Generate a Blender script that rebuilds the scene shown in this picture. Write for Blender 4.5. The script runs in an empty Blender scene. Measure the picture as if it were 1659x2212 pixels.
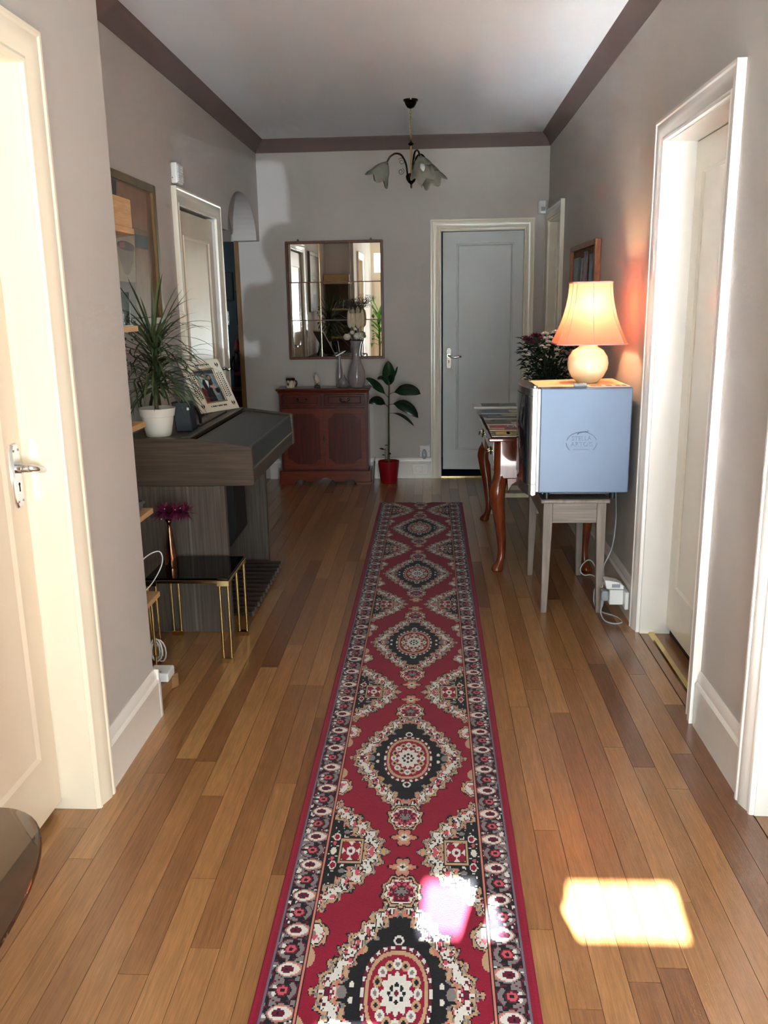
import bpy, bmesh, math, random
import numpy as np
from mathutils import Vector, Matrix
PI = math.pi
random.seed(7)
scene = bpy.context.scene
COL = scene.collection

# ------------------------------------------------------------------ camera
F_PX, PITCH, YAW, ROLL, CAM_H = 1860.66, .238207, -.0567928, .016505, 1.45
cy, sy, cp, sp, cr, sr = math.cos(YAW), math.sin(YAW), math.cos(PITCH), math.sin(PITCH), math.cos(ROLL), math.sin(ROLL)
fwd = Vector((sy*cp, cy*cp, -sp)); rgt = Vector((cy, -sy, 0)); dwn = fwd.cross(rgt)
r2 = rgt*cr + dwn*sr; d2 = rgt*-sr + dwn*cr
cam = bpy.data.cameras.new('camera'); cam.sensor_fit = 'VERTICAL'; cam.sensor_height = 36
cam.lens = F_PX/2212*36; cam.clip_start = .05
camo = bpy.data.objects.new('camera', cam); COL.objects.link(camo)
m = Matrix((r2, -d2, -fwd)).transposed().to_4x4(); m.translation = (0, 0, CAM_H)
camo.matrix_world = m
scene.camera = camo
# ------------------------------------------------------------------ world, sun, daylight, exposure
world = bpy.data.worlds.new('sky'); scene.world = world; world.use_nodes = True
wn = world.node_tree.nodes; wl = world.node_tree.links
sky = wn.new('ShaderNodeTexSky'); sky.sky_type = 'NISHITA'; sky.sun_disc = False
SUN_TAN, SUN_K = .616, .07
sky.sun_elevation = math.atan(SUN_TAN); sky.sun_rotation = PI - .07
wl.new(sky.outputs[0], wn['Background'].inputs[0]); wn['Background'].inputs[1].default_value = .12
def light(name, typ, loc, direction, energy, col, **kw):
    l = bpy.data.lights.new(name, typ); l.energy = energy; l.color = col
    for k, v in kw.items(): setattr(l, k, v)
    o = bpy.data.objects.new(name, l); COL.objects.link(o); o.location = loc
    o.rotation_euler = Vector(direction).to_track_quat('-Z', 'Y').to_euler()
    return o
light('sun', 'SUN', (0, -20, 12), (SUN_K, 1, -SUN_TAN), 125, (.88, .96, 1.0), angle=.0093)
# daylight through the glazed front screen behind the camera
light('doorway_daylight', 'AREA', (.24, -.47, .85), (.12, 1, .75), 42, (.68, .88, 1.0), shape='RECTANGLE', size=1.25, size_y=1.3)
light('porch_daylight', 'AREA', (-.12, -1.46, 1.75), (0, 1, 0), 26, (.88, .95, 1.0), shape='RECTANGLE', size=2.0, size_y=1.1)
# sun glancing off a parked car outside, entering low through the clear door pane
light('car_glint', 'SPOT', (2.11, -13, .94), (-.255, 1, .037), 3000, (.74, .88, 1.0), spot_size=.20, spot_blend=.08, shadow_soft_size=.045)
vs = scene.view_settings; vs.view_transform = 'Standard'; vs.look = 'None'; vs.gamma = 1; vs.use_curve_mapping = False
vs.exposure = 0.64
cyc = scene.cycles
cyc.use_denoising = True; cyc.max_bounces = 7; cyc.diffuse_bounces = 4; cyc.glossy_bounces = 4; cyc.transmission_bounces = 4; cyc.use_adaptive_sampling = True; cyc.adaptive_threshold = .08; cyc.adaptive_min_samples = 16
cyc.transparent_max_bounces = 8; cyc.sample_clamp_indirect = 200; cyc.caustics_reflective = True; cyc.caustics_refractive = False
cyc.blur_glossy = 0

# ------------------------------------------------------------------ helpers
def lin(c):
    return tuple((x/12.92 if x <= .04045 else ((x+.055)/1.055)**2.4) for x in (v/255 for v in c))
def new_mat(name):
    mt = bpy.data.materials.new(name); mt.use_nodes = True
    return mt, mt.node_tree.nodes, mt.node_tree.links, mt.node_tree.nodes['Principled BSDF']
def setc(b, col, rough, metal, coat=0, trans=0, ior=1.45, spec=.5, sheen=0):
    b.inputs['Base Color'].default_value = (*col, 1); b.inputs['Roughness'].default_value = rough
    b.inputs['Metallic'].default_value = metal; b.inputs['Coat Weight'].default_value = coat
    b.inputs['Transmission Weight'].default_value = trans; b.inputs['IOR'].default_value = ior
    b.inputs['Specular IOR Level'].default_value = spec; b.inputs['Sheen Weight'].default_value = sheen
def mat(name, rgb, rough=.5, metal=0, var=.06, vscale=6, bump=0, bscale=60, stretch=None, rgb2=None, **kw):
    """plain procedural surface: base colour broken up by noise, optional fine relief"""
    mt, n, l, b = new_mat(name); c = lin(rgb); setc(b, c, rough, metal, **kw)
    tc = n.new('ShaderNodeTexCoord'); src = tc.outputs['Object']
    if stretch:
        mp = n.new('ShaderNodeMapping'); mp.inputs['Scale'].default_value = stretch; l.new(src, mp.inputs[0]); src = mp.outputs[0]
    if var or rgb2:
        nz = n.new('ShaderNodeTexNoise'); nz.inputs['Scale'].default_value = vscale; nz.inputs['Detail'].default_value = 5; l.new(src, nz.inputs[0])
        rp = n.new('ShaderNodeValToRGB'); c2 = lin(rgb2) if rgb2 else tuple(x*(1-var*2) for x in c)
        rp.color_ramp.elements[0].position = .3; rp.color_ramp.elements[1].position = .7
        rp.color_ramp.elements[0].color = (*c2, 1)
        rp.color_ramp.elements[1].color = (*(c if rgb2 else tuple(min(1, x*(1+var)) for x in c)), 1)
        l.new(nz.outputs[0], rp.inputs[0]); l.new(rp.outputs[0], b.inputs['Base Color'])
    if bump:
        n2 = n.new('ShaderNodeTexNoise'); n2.inputs['Scale'].default_value = bscale; n2.inputs['Detail'].default_value = 3; l.new(src, n2.inputs[0])
        bp = n.new('ShaderNodeBump'); bp.inputs['Strength'].default_value = bump; bp.inputs['Distance'].default_value = .01
        l.new(n2.outputs[0], bp.inputs['Height']); l.new(bp.outputs[0], b.inputs['Normal'])
    return mt
def thin_glass(name, rgb, density=0.0, rough=.02, refl=1.5):
    """thin sheet: tinted transparency plus a Fresnel reflection"""
    mt, n, l, b = new_mat(name); n.remove(b); out = n['Material Output']
    tr = n.new('ShaderNodeBsdfTransparent'); tr.inputs[0].default_value = (*lin(rgb), 1)
    gl = n.new('ShaderNodeBsdfGlossy'); gl.inputs['Roughness'].default_value = rough
    lw = n.new('ShaderNodeLayerWeight'); lw.inputs[0].default_value = .5; pw_ = n.new('ShaderNodeMath'); pw_.operation = 'POWER'; pw_.inputs[1].default_value = 4; l.new(lw.outputs['Facing'], pw_.inputs[0])
    fr = n.new('ShaderNodeMath'); fr.operation = 'MULTIPLY_ADD'; fr.inputs[1].default_value = .8; fr.inputs[2].default_value = ((refl-1)/(refl+1))**2; l.new(pw_.outputs[0], fr.inputs[0])
    mx = n.new('ShaderNodeMixShader'); l.new(fr.outputs[0], mx.inputs[0]); l.new(tr.outputs[0], mx.inputs[1]); l.new(gl.outputs[0], mx.inputs[2])
    l.new(mx.outputs[0], out.inputs[0]); return mt
def fabric_shade(name, rgb, t=.5, rough=.8):
    mt, n, l, b = new_mat(name); n.remove(b); out = n['Material Output']
    d = n.new('ShaderNodeBsdfDiffuse'); d.inputs[0].default_value = (*lin(rgb), 1)
    tl = n.new('ShaderNodeBsdfTranslucent'); tl.inputs[0].default_value = (*lin(rgb), 1)
    mx = n.new('ShaderNodeMixShader'); mx.inputs[0].default_value = t
    l.new(d.outputs[0], mx.inputs[1]); l.new(tl.outputs[0], mx.inputs[2]); l.new(mx.outputs[0], out.inputs[0]); return mt
def leaf_mat(name, rgb, rgb2, rough=.35, axis='X'):
    mt, n, l, b = new_mat(name); setc(b, lin(rgb), rough, 0)
    oi = n.new('ShaderNodeObjectInfo'); rp = n.new('ShaderNodeValToRGB')
    rp.color_ramp.elements[0].color = (*lin(rgb), 1); rp.color_ramp.elements[1].color = (*lin(rgb2), 1)
    nz = n.new('ShaderNodeTexNoise'); nz.inputs['Scale'].default_value = 25
    ad = n.new('ShaderNodeMath'); ad.operation = 'MULTIPLY_ADD'; ad.inputs[1].default_value = .5
    l.new(nz.outputs[0], ad.inputs[0]); l.new(oi.outputs['Random'], ad.inputs[2])
    sb = n.new('ShaderNodeMath'); sb.operation = 'SUBTRACT'; sb.inputs[1].default_value = .25; l.new(ad.outputs[0], sb.inputs[0])
    l.new(sb.outputs[0], rp.inputs[0]); l.new(rp.outputs[0], b.inputs['Base Color']); return mt

class MB:
    def __init__(s): s.v = []; s.f = []; s.mi = []; s.cur = 0
    def add(s, vs, fs):
        o = len(s.v); s.v += [tuple(map(float, p)) for p in vs]
        for f in fs: s.f.append(tuple(i+o for i in f)); s.mi.append(s.cur)
        return s
    def slot(s, i): s.cur = i; return s
    def box(s, x0, x1, y0, y1, z0, z1):
        v = [(x, y, z) for z in (z0, z1) for y in (y0, y1) for x in (x0, x1)]
        return s.add(v, [(0, 2, 3, 1), (4, 5, 7, 6), (0, 1, 5, 4), (2, 6, 7, 3), (0, 4, 6, 2), (1, 3, 7, 5)])
    def cbox(s, c, d): return s.box(*[q for k in range(3) for q in (c[k]-d[k]/2, c[k]+d[k]/2)])
    def prism(s, poly, axis, a0, a1):
        def P(p, a): return {'x': (a, p[0], p[1]), 'y': (p[0], a, p[1]), 'z': (p[0], p[1], a)}[axis]
        n = len(poly); v = [P(p, a0) for p in poly]+[P(p, a1) for p in poly]
        return s.add(v, [tuple(range(n)), tuple(range(2*n-1, n-1, -1))]+[(i, (i+1) % n, n+(i+1) % n, n+i) for i in range(n)])
    def loft(s, rings, cap=True, closed=True):
        n = len(rings[0]); v = [p for r in rings for p in r]; f = []
        for k in range(len(rings)-1):
            for i in range(n if closed else n-1):
                j = (i+1) % n; f.append((k*n+i, k*n+j, (k+1)*n+j, (k+1)*n+i))
        if cap and closed: f += [tuple(range(n-1, -1, -1)), tuple(range((len(rings)-1)*n, len(rings)*n))]
        return s.add(v, f)
    def tube(s, pts, r, n=8, cap=True, sy=1):
        pts = [Vector(p) for p in pts]; R = r if isinstance(r, (list, tuple)) else [r]*len(pts)
        rings = []; u = None
        for i, p in enumerate(pts):
            t = (pts[min(i+1, len(pts)-1)]-pts[max(i-1, 0)]).normalized()
            if u is None: u = t.orthogonal().normalized()
            u = (u-t*u.dot(t)); u = u.normalized() if u.length > 1e-6 else t.orthogonal().normalized()
            w = t.cross(u)
            rings.append([p+(u*math.cos(a)+w*math.sin(a)*sy)*R[i] for a in (2*PI*k/n for k in range(n))])
        return s.loft(rings, cap)
    def lathe(s, prof, n=24, c=(0, 0, 0), cap=True):
        return s.loft([[(c[0]+r*math.cos(2*PI*k/n), c[1]+r*math.sin(2*PI*k/n), c[2]+z) for k in range(n)] for r, z in prof], cap)
    def ball(s, c, r, n=12, m=8):
        r = r if isinstance(r, (tuple, list)) else (r, r, r)
        rings = [[(c[0]+r[0]*math.sin(PI*j/m)*math.cos(2*PI*k/n), c[1]+r[1]*math.sin(PI*j/m)*math.sin(2*PI*k/n), c[2]-r[2]*math.cos(PI*j/m)) for k in range(n)] for j in range(1, m)]
        o = len(s.v); s.loft(rings, True); return s
    def blade(s, pts, widths, up=(0, 0, 1), fold=0.0):
        """leaf: a midline with half-widths, two strips with a V fold"""
        pts = [Vector(p) for p in pts]; L = []; Rr = []
        for i, p in enumerate(pts):
            t = (pts[min(i+1, len(pts)-1)]-pts[max(i-1, 0)]).normalized()
            sd = t.cross(Vector(up)); sd = sd.normalized() if sd.length > 1e-4 else t.orthogonal().normalized()
            nn = sd.cross(t); w = widths[i]
            L.append(p+sd*w+nn*w*fold); Rr.append(p-sd*w+nn*w*fold)
        n = len(pts); return s.add(L+pts+Rr, [(i, i+1, n+i+1, n+i) for i in range(n-1)]+[(n+i, n+i+1, 2*n+i+1, 2*n+i) for i in range(n-1)])
    def mesh(s, name, mats, smooth=None, origin=(0, 0, 0), fix=True):
        me = bpy.data.meshes.new(name); o = Vector(origin)
        me.from_pydata([tuple(Vector(p)-o) for p in s.v], [], s.f)
        mats = mats if isinstance(mats, (list, tuple)) else [mats]
        for q in mats: me.materials.append(q)
        if len(mats) > 1: me.polygons.foreach_set('material_index', s.mi)
        if fix:
            bm = bmesh.new(); bm.from_mesh(me); bmesh.ops.recalc_face_normals(bm, faces=bm.faces); bm.to_mesh(me); bm.free()
        if smooth is not None:
            me.polygons.foreach_set('use_smooth', [True]*len(me.polygons)); me.set_sharp_from_angle(angle=math.radians(smooth))
        me.update(); return me

def tag(o, label=None, cat=None, group=None, kind=None):
    for k, v in (('label', label), ('category', cat), ('group', group), ('kind', kind)):
        if v: o[k] = v
    return o
def obj(name, mb, mats, parent=None, smooth=None, bevel=0, world=True, solid=0, seg=1, loc=None, **tg):
    """link one mesh object; geometry is in world space unless world=False, then in the parent's space"""
    base = Vector((0, 0, 0))
    if parent is not None and world: base = parent['_base'] if '_base' in parent else (0, 0, 0)
    if parent is None and loc is not None: base = loc
    me = mb if isinstance(mb, bpy.types.Mesh) else mb.mesh(name, mats, smooth, base)
    o = bpy.data.objects.new(name, me); COL.objects.link(o)
    if parent is not None:
        o.parent = parent
        o['_base'] = tuple(base)
    elif loc is not None: o.location = loc; o['_base'] = tuple(loc)
    else: o['_base'] = (0, 0, 0)
    if solid:
        md = o.modifiers.new('thickness', 'SOLIDIFY'); md.thickness = solid; md.offset = 0
    if bevel:
        md = o.modifiers.new('bevel', 'BEVEL'); md.width = bevel; md.segments = seg; md.limit_method = 'ANGLE'; md.angle_limit = .6
    tag(o, **tg); return o
def thing(name, label, cat, loc, rz=0, group=None, kind=None):
    o = bpy.data.objects.new(name, None); COL.objects.link(o); o.location = loc; o.rotation_euler = (0, 0, rz)
    o.empty_display_size = .05; o['_base'] = tuple(loc); tag(o, label, cat, group, kind); return o
def struct(name, mb, mats, bevel=0, smooth=None, label=None):
    return obj(name, mb, mats, bevel=bevel, smooth=smooth, kind='structure', label=label)
def text_mesh(txt, size, extrude=0.0005):
    cu = bpy.data.curves.new('lettering', 'FONT'); cu.body = txt; cu.size = size; cu.extrude = extrude; cu.align_x = 'CENTER'; cu.align_y = 'CENTER'; cu.resolution_u = 3
    t = bpy.data.objects.new('lettering', cu); COL.objects.link(t)
    dg = bpy.context.evaluated_depsgraph_get(); me = bpy.data.meshes.new_from_object(t.evaluated_get(dg))
    bpy.data.objects.remove(t); bpy.data.curves.remove(cu); return me
def arc(c, r, a0, a1, n, plane='xz'):
    out = []
    for i in range(n+1):
        a = a0+(a1-a0)*i/n; p, q = r*math.cos(a), r*math.sin(a)
        out.append({'xz': (c[0]+p, c[1], c[2]+q), 'yz': (c[0], c[1]+p, c[2]+q), 'xy': (c[0]+p, c[1]+q, c[2])}[plane])
    return out
def bez(p0, p1, p2, p3, n):
    p0, p1, p2, p3 = map(Vector, (p0, p1, p2, p3))
    return [p0*(1-t)**3+p1*3*t*(1-t)**2+p2*3*t*t*(1-t)+p3*t**3 for t in (i/n for i in range(n+1))]
def smooth_path(pts, n=6):
    P = [Vector(p) for p in pts]; out = []
    for i in range(len(P)-1):
        a, b, c, d = P[max(i-1, 0)], P[i], P[i+1], P[min(i+2, len(P)-1)]
        for k in range(n):
            t = k/n; out.append(.5*((2*b)+(c-a)*t+(2*a-5*b+4*c-d)*t*t+(3*b-a-3*c+d)*t**3))
    return out+[P[-1]]

# ------------------------------------------------------------------ materials
WALL = mat('wall_paint_mauve', (194, 187, 180), .75, var=.02, vscale=2.5, bump=.06, bscale=220)
CEIL = mat('ceiling_paint_white', (234, 238, 242), .8, var=.01, vscale=3, bump=.05, bscale=180)
CORN = mat('cornice_paint_brown', (116, 99, 94), .6, var=.03, vscale=4)
GLOSS = mat('gloss_paint_cream', (240, 233, 214), .16, var=.015, vscale=3, bump=.05, bscale=9)
GLOSSL = mat('gloss_paint_ivory', (243, 232, 208), .2, var=.015, vscale=3, bump=.05, bscale=9)
DOORI = mat('gloss_paint_ivory_door', (224, 207, 182), .2, var=.015, vscale=3, bump=.05, bscale=9)
SKIRT = mat('gloss_paint_white', (240, 235, 226), .2, var=.015, vscale=3, bump=.08, bscale=8)
DOORW = mat('door_paint_white', (208, 212, 211), .4, var=.01, vscale=3)
TEAL = mat('dark_teal_wall', (104, 122, 124), .8, var=.04)
CHROME = mat('chrome', (205, 205, 205), .12, 1, var=0)
STEEL = mat('worn_steel', (150, 148, 142), .3, 1, var=.08, vscale=30)
BRASS = mat('polished_brass', (212, 186, 128), .16, 1, var=.05, vscale=30)
BRONZE = mat('antique_bronze', (92, 74, 52), .28, 1, var=.15, vscale=40)
BLACK = mat('black_plastic', (22, 23, 25), .4, var=.1)
DARKHOLE = mat('keyhole_black', (10, 9, 8), .9, var=0)
WPLAS = mat('white_plastic', (232, 232, 228), .4, var=.02)
GPLAS = mat('grey_plastic', (150, 156, 160), .5, var=.04)
MIRRORM = mat('mirror_silver', (228, 226, 218), .0, 1, var=0)
MAHOG = mat('mahogany_veneer', (98, 30, 14), .28, var=.1, vscale=3, stretch=(14, 14, 1.2), rgb2=(66, 17, 9), coat=.3)
MAHOG2 = mat('mahogany_crossband', (126, 50, 24), .28, var=.1, vscale=4, stretch=(1.5, 6, 14), rgb2=(98, 40, 20), coat=.3)
MAHOGL = mat('mahogany_polished', (134, 62, 30), .16, var=.1, vscale=4, stretch=(10, 10, 2), rgb2=(92, 36, 16), coat=.6)
TEAKF = mat('teak_frame', (116, 66, 38), .35, var=.1, vscale=4, stretch=(8, 8, 2), rgb2=(86, 46, 26))
OAK = mat('light_oak', (205, 165, 116), .5, var=.08, vscale=5, stretch=(3, 2, 22), rgb2=(184, 140, 94))
ORGANH = mat('organ_veneer_horizontal', (92, 76, 61), .42, var=.1, vscale=3, stretch=(1.2, 1.2, 34), rgb2=(62, 50, 41))
ORGANV = mat('organ_veneer_vertical', (98, 87, 77), .42, var=.1, vscale=3, stretch=(42, 42, 1.2), rgb2=(68, 59, 51))
STOOLW = mat('grey_taupe_wood', (150, 136, 124), .45, var=.1, vscale=3, stretch=(18, 18, 1.6), rgb2=(122, 108, 97))
SMOKE = thin_glass('smoked_glass', (182, 168, 154), refl=1.6)
SMOKEB = thin_glass('dark_smoked_glass', (40, 36, 34), refl=1.7)
CLEAR = thin_glass('clear_glass', (236, 242, 240), refl=1.35)
FROST = fabric_shade('frosted_glass', (170, 170, 156), .42)
PAPER = mat('white_paper', (232, 230, 222), .7, var=.03)
# ------------------------------------------------------------------ room shell
XL, XR, YF, ZC = -1.375, .925, 7.19, 2.70     # hall: left wall, right wall, far wall, ceiling
XB, YB = -1.0, 2.82                           # near left wall block, its far corner
YS, YFR = -.5, -1.5                           # porch screen, front wall
PLANK, pn, pl_, pb = new_mat('oak_strip_floor'); setc(pb, (.4, .2, .08), .3, 0, coat=.7); pb.inputs['Coat Roughness'].default_value = .24
geo = pn.new('ShaderNodeNewGeometry'); oi = pn.new('ShaderNodeObjectInfo')
mp = pn.new('ShaderNodeMapping'); mp.inputs['Scale'].default_value = (42, 2.2, 1)
rnd = pn.new('ShaderNodeVectorMath'); rnd.operation = 'MULTIPLY_ADD'; rnd.inputs[1].default_value = (0, 0, 0)
cmb = pn.new('ShaderNodeCombineXYZ'); mul = pn.new('ShaderNodeMath'); mul.operation = 'MULTIPLY'; mul.inputs[1].default_value = 57
pl_.new(oi.outputs['Random'], mul.inputs[0]); pl_.new(mul.outputs[0], cmb.inputs[2])
av = pn.new('ShaderNodeVectorMath'); av.operation = 'ADD'
pl_.new(geo.outputs['Position'], mp.inputs[0]); pl_.new(mp.outputs[0], av.inputs[0]); pl_.new(cmb.outputs[0], av.inputs[1])
gr = pn.new('ShaderNodeTexNoise'); gr.inputs['Scale'].default_value = 2.2; gr.inputs['Detail'].default_value = 6; gr.inputs['Distortion'].default_value = 1.2; pl_.new(av.outputs[0], gr.inputs[0])
fine = pn.new('ShaderNodeTexNoise'); fine.inputs['Scale'].default_value = 9; fine.inputs['Detail'].default_value = 4; pl_.new(av.outputs[0], fine.inputs[0])
rp = pn.new('ShaderNodeValToRGB'); e = rp.color_ramp.elements
e[0].position = 0; e[0].color = (*lin((122, 76, 42)), 1); e[1].position = 1; e[1].color = (*lin((182, 134, 82)), 1)
for pos, c in ((.14, (146, 98, 58)), (.45, (160, 112, 66)), (.8, (172, 122, 74))):
    q = e.new(pos); q.color = (*lin(c), 1)
pl_.new(oi.outputs['Random'], rp.inputs[0])
g1 = pn.new('ShaderNodeMapRange'); g1.inputs[1].default_value = .3; g1.inputs[2].default_value = .7; g1.inputs[3].default_value = .76; g1.inputs[4].default_value = 1.14; pl_.new(gr.outputs[0], g1.inputs[0])
g2 = pn.new('ShaderNodeMapRange'); g2.inputs[1].default_value = .3; g2.inputs[2].default_value = .7; g2.inputs[3].default_value = .85; g2.inputs[4].default_value = 1.08; pl_.new(fine.outputs[0], g2.inputs[0])
mm = pn.new('ShaderNodeMath'); mm.operation = 'MULTIPLY'; pl_.new(g1.outputs[0], mm.inputs[0]); pl_.new(g2.outputs[0], mm.inputs[1])
vm = pn.new('ShaderNodeVectorMath'); vm.operation = 'SCALE'; pl_.new(rp.outputs[0], vm.inputs[0]); pl_.new(mm.outputs[0], vm.inputs['Scale'])
pl_.new(vm.outputs[0], pb.inputs['Base Color'])
rg = pn.new('ShaderNodeMapRange'); rg.inputs[3].default_value = .24; rg.inputs[4].default_value = .42; pl_.new(gr.outputs[0], rg.inputs[0]); pl_.new(rg.outputs[0], pb.inputs['Roughness'])
bp = pn.new('ShaderNodeBump'); bp.inputs['Strength'].default_value = .06; bp.inputs['Distance'].default_value = .01; pl_.new(fine.outputs[0], bp.inputs['Height']); pl_.new(bp.outputs[0], pb.inputs['Normal'])
GROOVE = mat('floor_groove_dark', (44, 26, 14), .8, var=0)

floor = struct('floor', MB().box(-2.7, 1.2, YFR, 9.4, -.06, -.005), GROOVE, label='varnished oak strip floor')
rs = random.Random(11); PW = .0707
unit = MB().box(-.5, .5, -.5, .5, -.5, .5).mesh('plank', PLANK)
x = XR-.004; ci = 0
while x > XL+.005:
    x0 = max(x-PW, XL-.002); ylo = YFR if x0 > XB-.12 else 2.84
    y = YF+.05 if x0 > XL-.01 else YF
    y -= 0
    lo = max(ylo, -.3); first = True
    while y > lo+.01:
        L = rs.uniform(.55, 1.75) if y > 1.3 else 2.5
        if first: L *= rs.uniform(.3, 1); first = False
        y1 = max(lo, y-L)
        if y1-lo < .25: y1 = lo
        o = bpy.data.objects.new('plank', unit); COL.objects.link(o); o.parent = floor
        o.location = ((x+x0)/2, (y+y1)/2, -.0025-rs.uniform(0, .0004)); o.scale = (x-x0-.0011, y-y1-.0012, .005)
        y = y1
    x = x0; ci += 1
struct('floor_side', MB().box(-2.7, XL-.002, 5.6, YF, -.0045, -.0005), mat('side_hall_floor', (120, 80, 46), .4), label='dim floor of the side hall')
struct('floor_porch', MB().box(-1.1, 1.04, YFR, -.3, -.0045, -.0005), mat('porch_mat', (96, 74, 58), .9), label='porch floor')
struct('floor_room', MB().box(-.3, 1.1, YF+.05, 8.2, -.0045, .001), mat('blue_carpet', (30, 44, 84), .95), label='dark blue carpet beyond the far door')

struct('ceiling', MB().box(-2.7, 1.05, YFR-.1, 9.4, ZC, ZC+.05), CEIL, label='white plaster ceiling')
# far wall with the door opening (x .079...75) and, in the side hall, a doorway to a dark room (x -2.3..-1.575)
DZ = 2.0
wf = MB().box(XL-.0, .079, YF, YF+.1, 0, ZC).box(.079, .75, YF, YF+.1, DZ, ZC).box(.75, 1.05, YF, YF+.1, 0, ZC)
wf.box(-1.575, XL, YF, YF+.1, 0, ZC).box(-2.35, -1.575, YF, YF+.1, 1.95, ZC).box(-2.7, -2.35, YF, YF+.1, 0, ZC)
struct('wall_far', wf, WALL, label='far mauve wall')
# left wall with a closed door and an arch to the side hall
D2a, D2b, D2z = 4.865, 5.69, 1.985
A0, A1 = 5.90, YF
zs = 1.945; ya, yb, zt = 6.07, 7.06, 2.25
ac, ar, ah = (ya+yb)/2, (yb-ya)/2, zt-zs
poly = [(D2b+.001, 0), (A0, 0), (A0, zs), (ya, zs)]+[(ac-ar*math.cos(t), zs+ah*math.sin(t)) for t in (PI*i/24 for i in range(1, 24))]+[(yb, zs), (YF, zs), (YF, ZC), (D2b+.001, ZC)]
wl_ = MB().prism(poly, 'x', XL-.19, XL).box(XL-.19, XL, YB-.1, D2a, 0, ZC).box(XL-.13, XL, D2a, D2b+.001, D2z, ZC).box(XL-.13, XL-.06, D2a, D2b+.001, 0, D2z)
struct('wall_left', wl_, WALL, label='left mauve wall with arch')
# near left wall (stands forward), with its door opening
D1a, D1b, D1z = 1.47, 2.236, 2.035
wb = MB().box(XL-.13, XB, D1b, YB, 0, ZC).box(XB-.18, XB, D1a, D1b, D1z, ZC).box(XB-.18, XB, YFR, D1a, 0, ZC)
struct('wall_near', wb, WALL, label='near left wall that stands forward')
# right wall with three door openings
R1a, R1b, R2a, R2b, R3a, R3b = 2.895, 3.66, 6.42, 7.10, 1.45, 2.255
RZ = 2.045
wr = MB()
for a, b in ((YFR, R3a), (R3b, R1a), (R1b, R2a), (R2b, YF)): wr.box(XR, XR+.13, a, b, 0, ZC)
for a, b in ((R3a, R3b), (R1a, R1b), (R2a, R2b)): wr.box(XR, XR+.13, a, b, RZ, ZC)
struct('wall_right', wr, WALL, label='right mauve wall')
# side hall and dark room beyond the arch
struct('wall_side', MB().box(-2.7, -2.6, 5.5, YF, 0, ZC).box(-2.7, XL-.19, 5.5, 5.6, 0, ZC), WALL, label='side hall walls')
struct('wall_dark', MB().box(-2.7, -1.2, 9.3, 9.4, 0, ZC).box(-1.3, -1.2, YF+.1, 9.3, 0, ZC).box(-2.7, -2.6, YF+.1, 9.3, 0, ZC), TEAL, label='dark teal room seen through the doorway')
for a_, b_, x_a, x_b in ((R1a, R1b, XR, XR+.13), (R2a, R2b, XR, XR+.13), (R3a, R3b, XR, XR+.13), (D1a, D1b, XB-.18, XB)):
    obj('threshold_board', MB().box(x_a, x_b, a_, b_, -.005, -.0008), PLANK, floor)
for nm_, a_, b_, x_a in (('light_block_1', D1a, D1b, XB-.2), ('light_block_4', R1a, R1b, XR+.13), ('light_block_5', R2a, R2b, XR+.13), ('light_block_6', R3a, R3b, XR+.13)):
    struct(nm_, MB().box(x_a, x_a+.02, a_-.05, b_+.05, 0, 2.1), GROOVE, label='added dark panel blocking light behind a closed door')  # added panels that stop daylight leaking in round the closed doors
light('dim_room_fill', 'AREA', (-2.5, 8.2, 1.7), (1, .3, -.1), 1.3, (.8, .9, 1.0), size=.8)  # added fill lamp to lift the dark room, not a window
struct('wall_room', MB().box(-.4, 1.3, 8.2, 8.3, 0, ZC).box(-.4, -.3, YF+.1, 8.2, 0, ZC).box(1.1, 1.2, YF+.1, 8.2, 0, ZC), mat('room_beyond', (96, 104, 104), .8), label='room beyond the far door')
# front wall behind the camera: glazed door with a transom; porch screen on the left
holes = [(-.26, .365, 2.0, 2.145), (-.13, .27, 1.0, 1.855), (-.45, -.32, 1.6, 1.855), (.40, .9, .3, 1.80)]
xs = sorted({-1.2, 1.05, *[h[0] for h in holes], *[h[1] for h in holes]}); zs_ = sorted({0, ZC, *[h[2] for h in holes], *[h[3] for h in holes]})
wfr = MB()
for i in range(len(xs)-1):
    for k in range(len(zs_)-1):
        cx_, cz_ = (xs[i]+xs[i+1])/2, (zs_[k]+zs_[k+1])/2
        if not any(h[0] < cx_ < h[1] and h[2] < cz_ < h[3] for h in holes): wfr.box(xs[i], xs[i+1], YFR-.05, YFR, zs_[k], zs_[k+1])
struct('wall_front', wfr, GLOSSL, label='cream front screen with glazed panes')
tp = (-.95, -.55, 1.93, 2.24)
scr = MB().box(XB, tp[0], YS-.05, YS, 0, 2.45).box(tp[1], -.45, YS-.05, YS, 0, 2.45).box(tp[0], tp[1], YS-.05, YS, 0, tp[2]).box(tp[0], tp[1], YS-.05, YS, tp[3], 2.45).box(XB, -.45, YS-.05, YS, 2.45, ZC)
for q in (0, 1): scr.box(XB+.04+.24*q, XB+.26+.24*q, YS, YS+.012, .2, 1.8)
struct('wall_screen', scr, GLOSSL, label='cream porch screen with a transom pane')
w1 = struct('window_1', MB().box(tp[0], tp[1], YS-.03, YS-.025, tp[2], tp[3]), CLEAR, label='transom pane in the porch screen')
struct('ground', MB().box(-40, 40, -60, YFR-.06, -.2, -.1), mat('paved_drive', (150, 144, 136), .9), label='paved drive outside')

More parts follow.
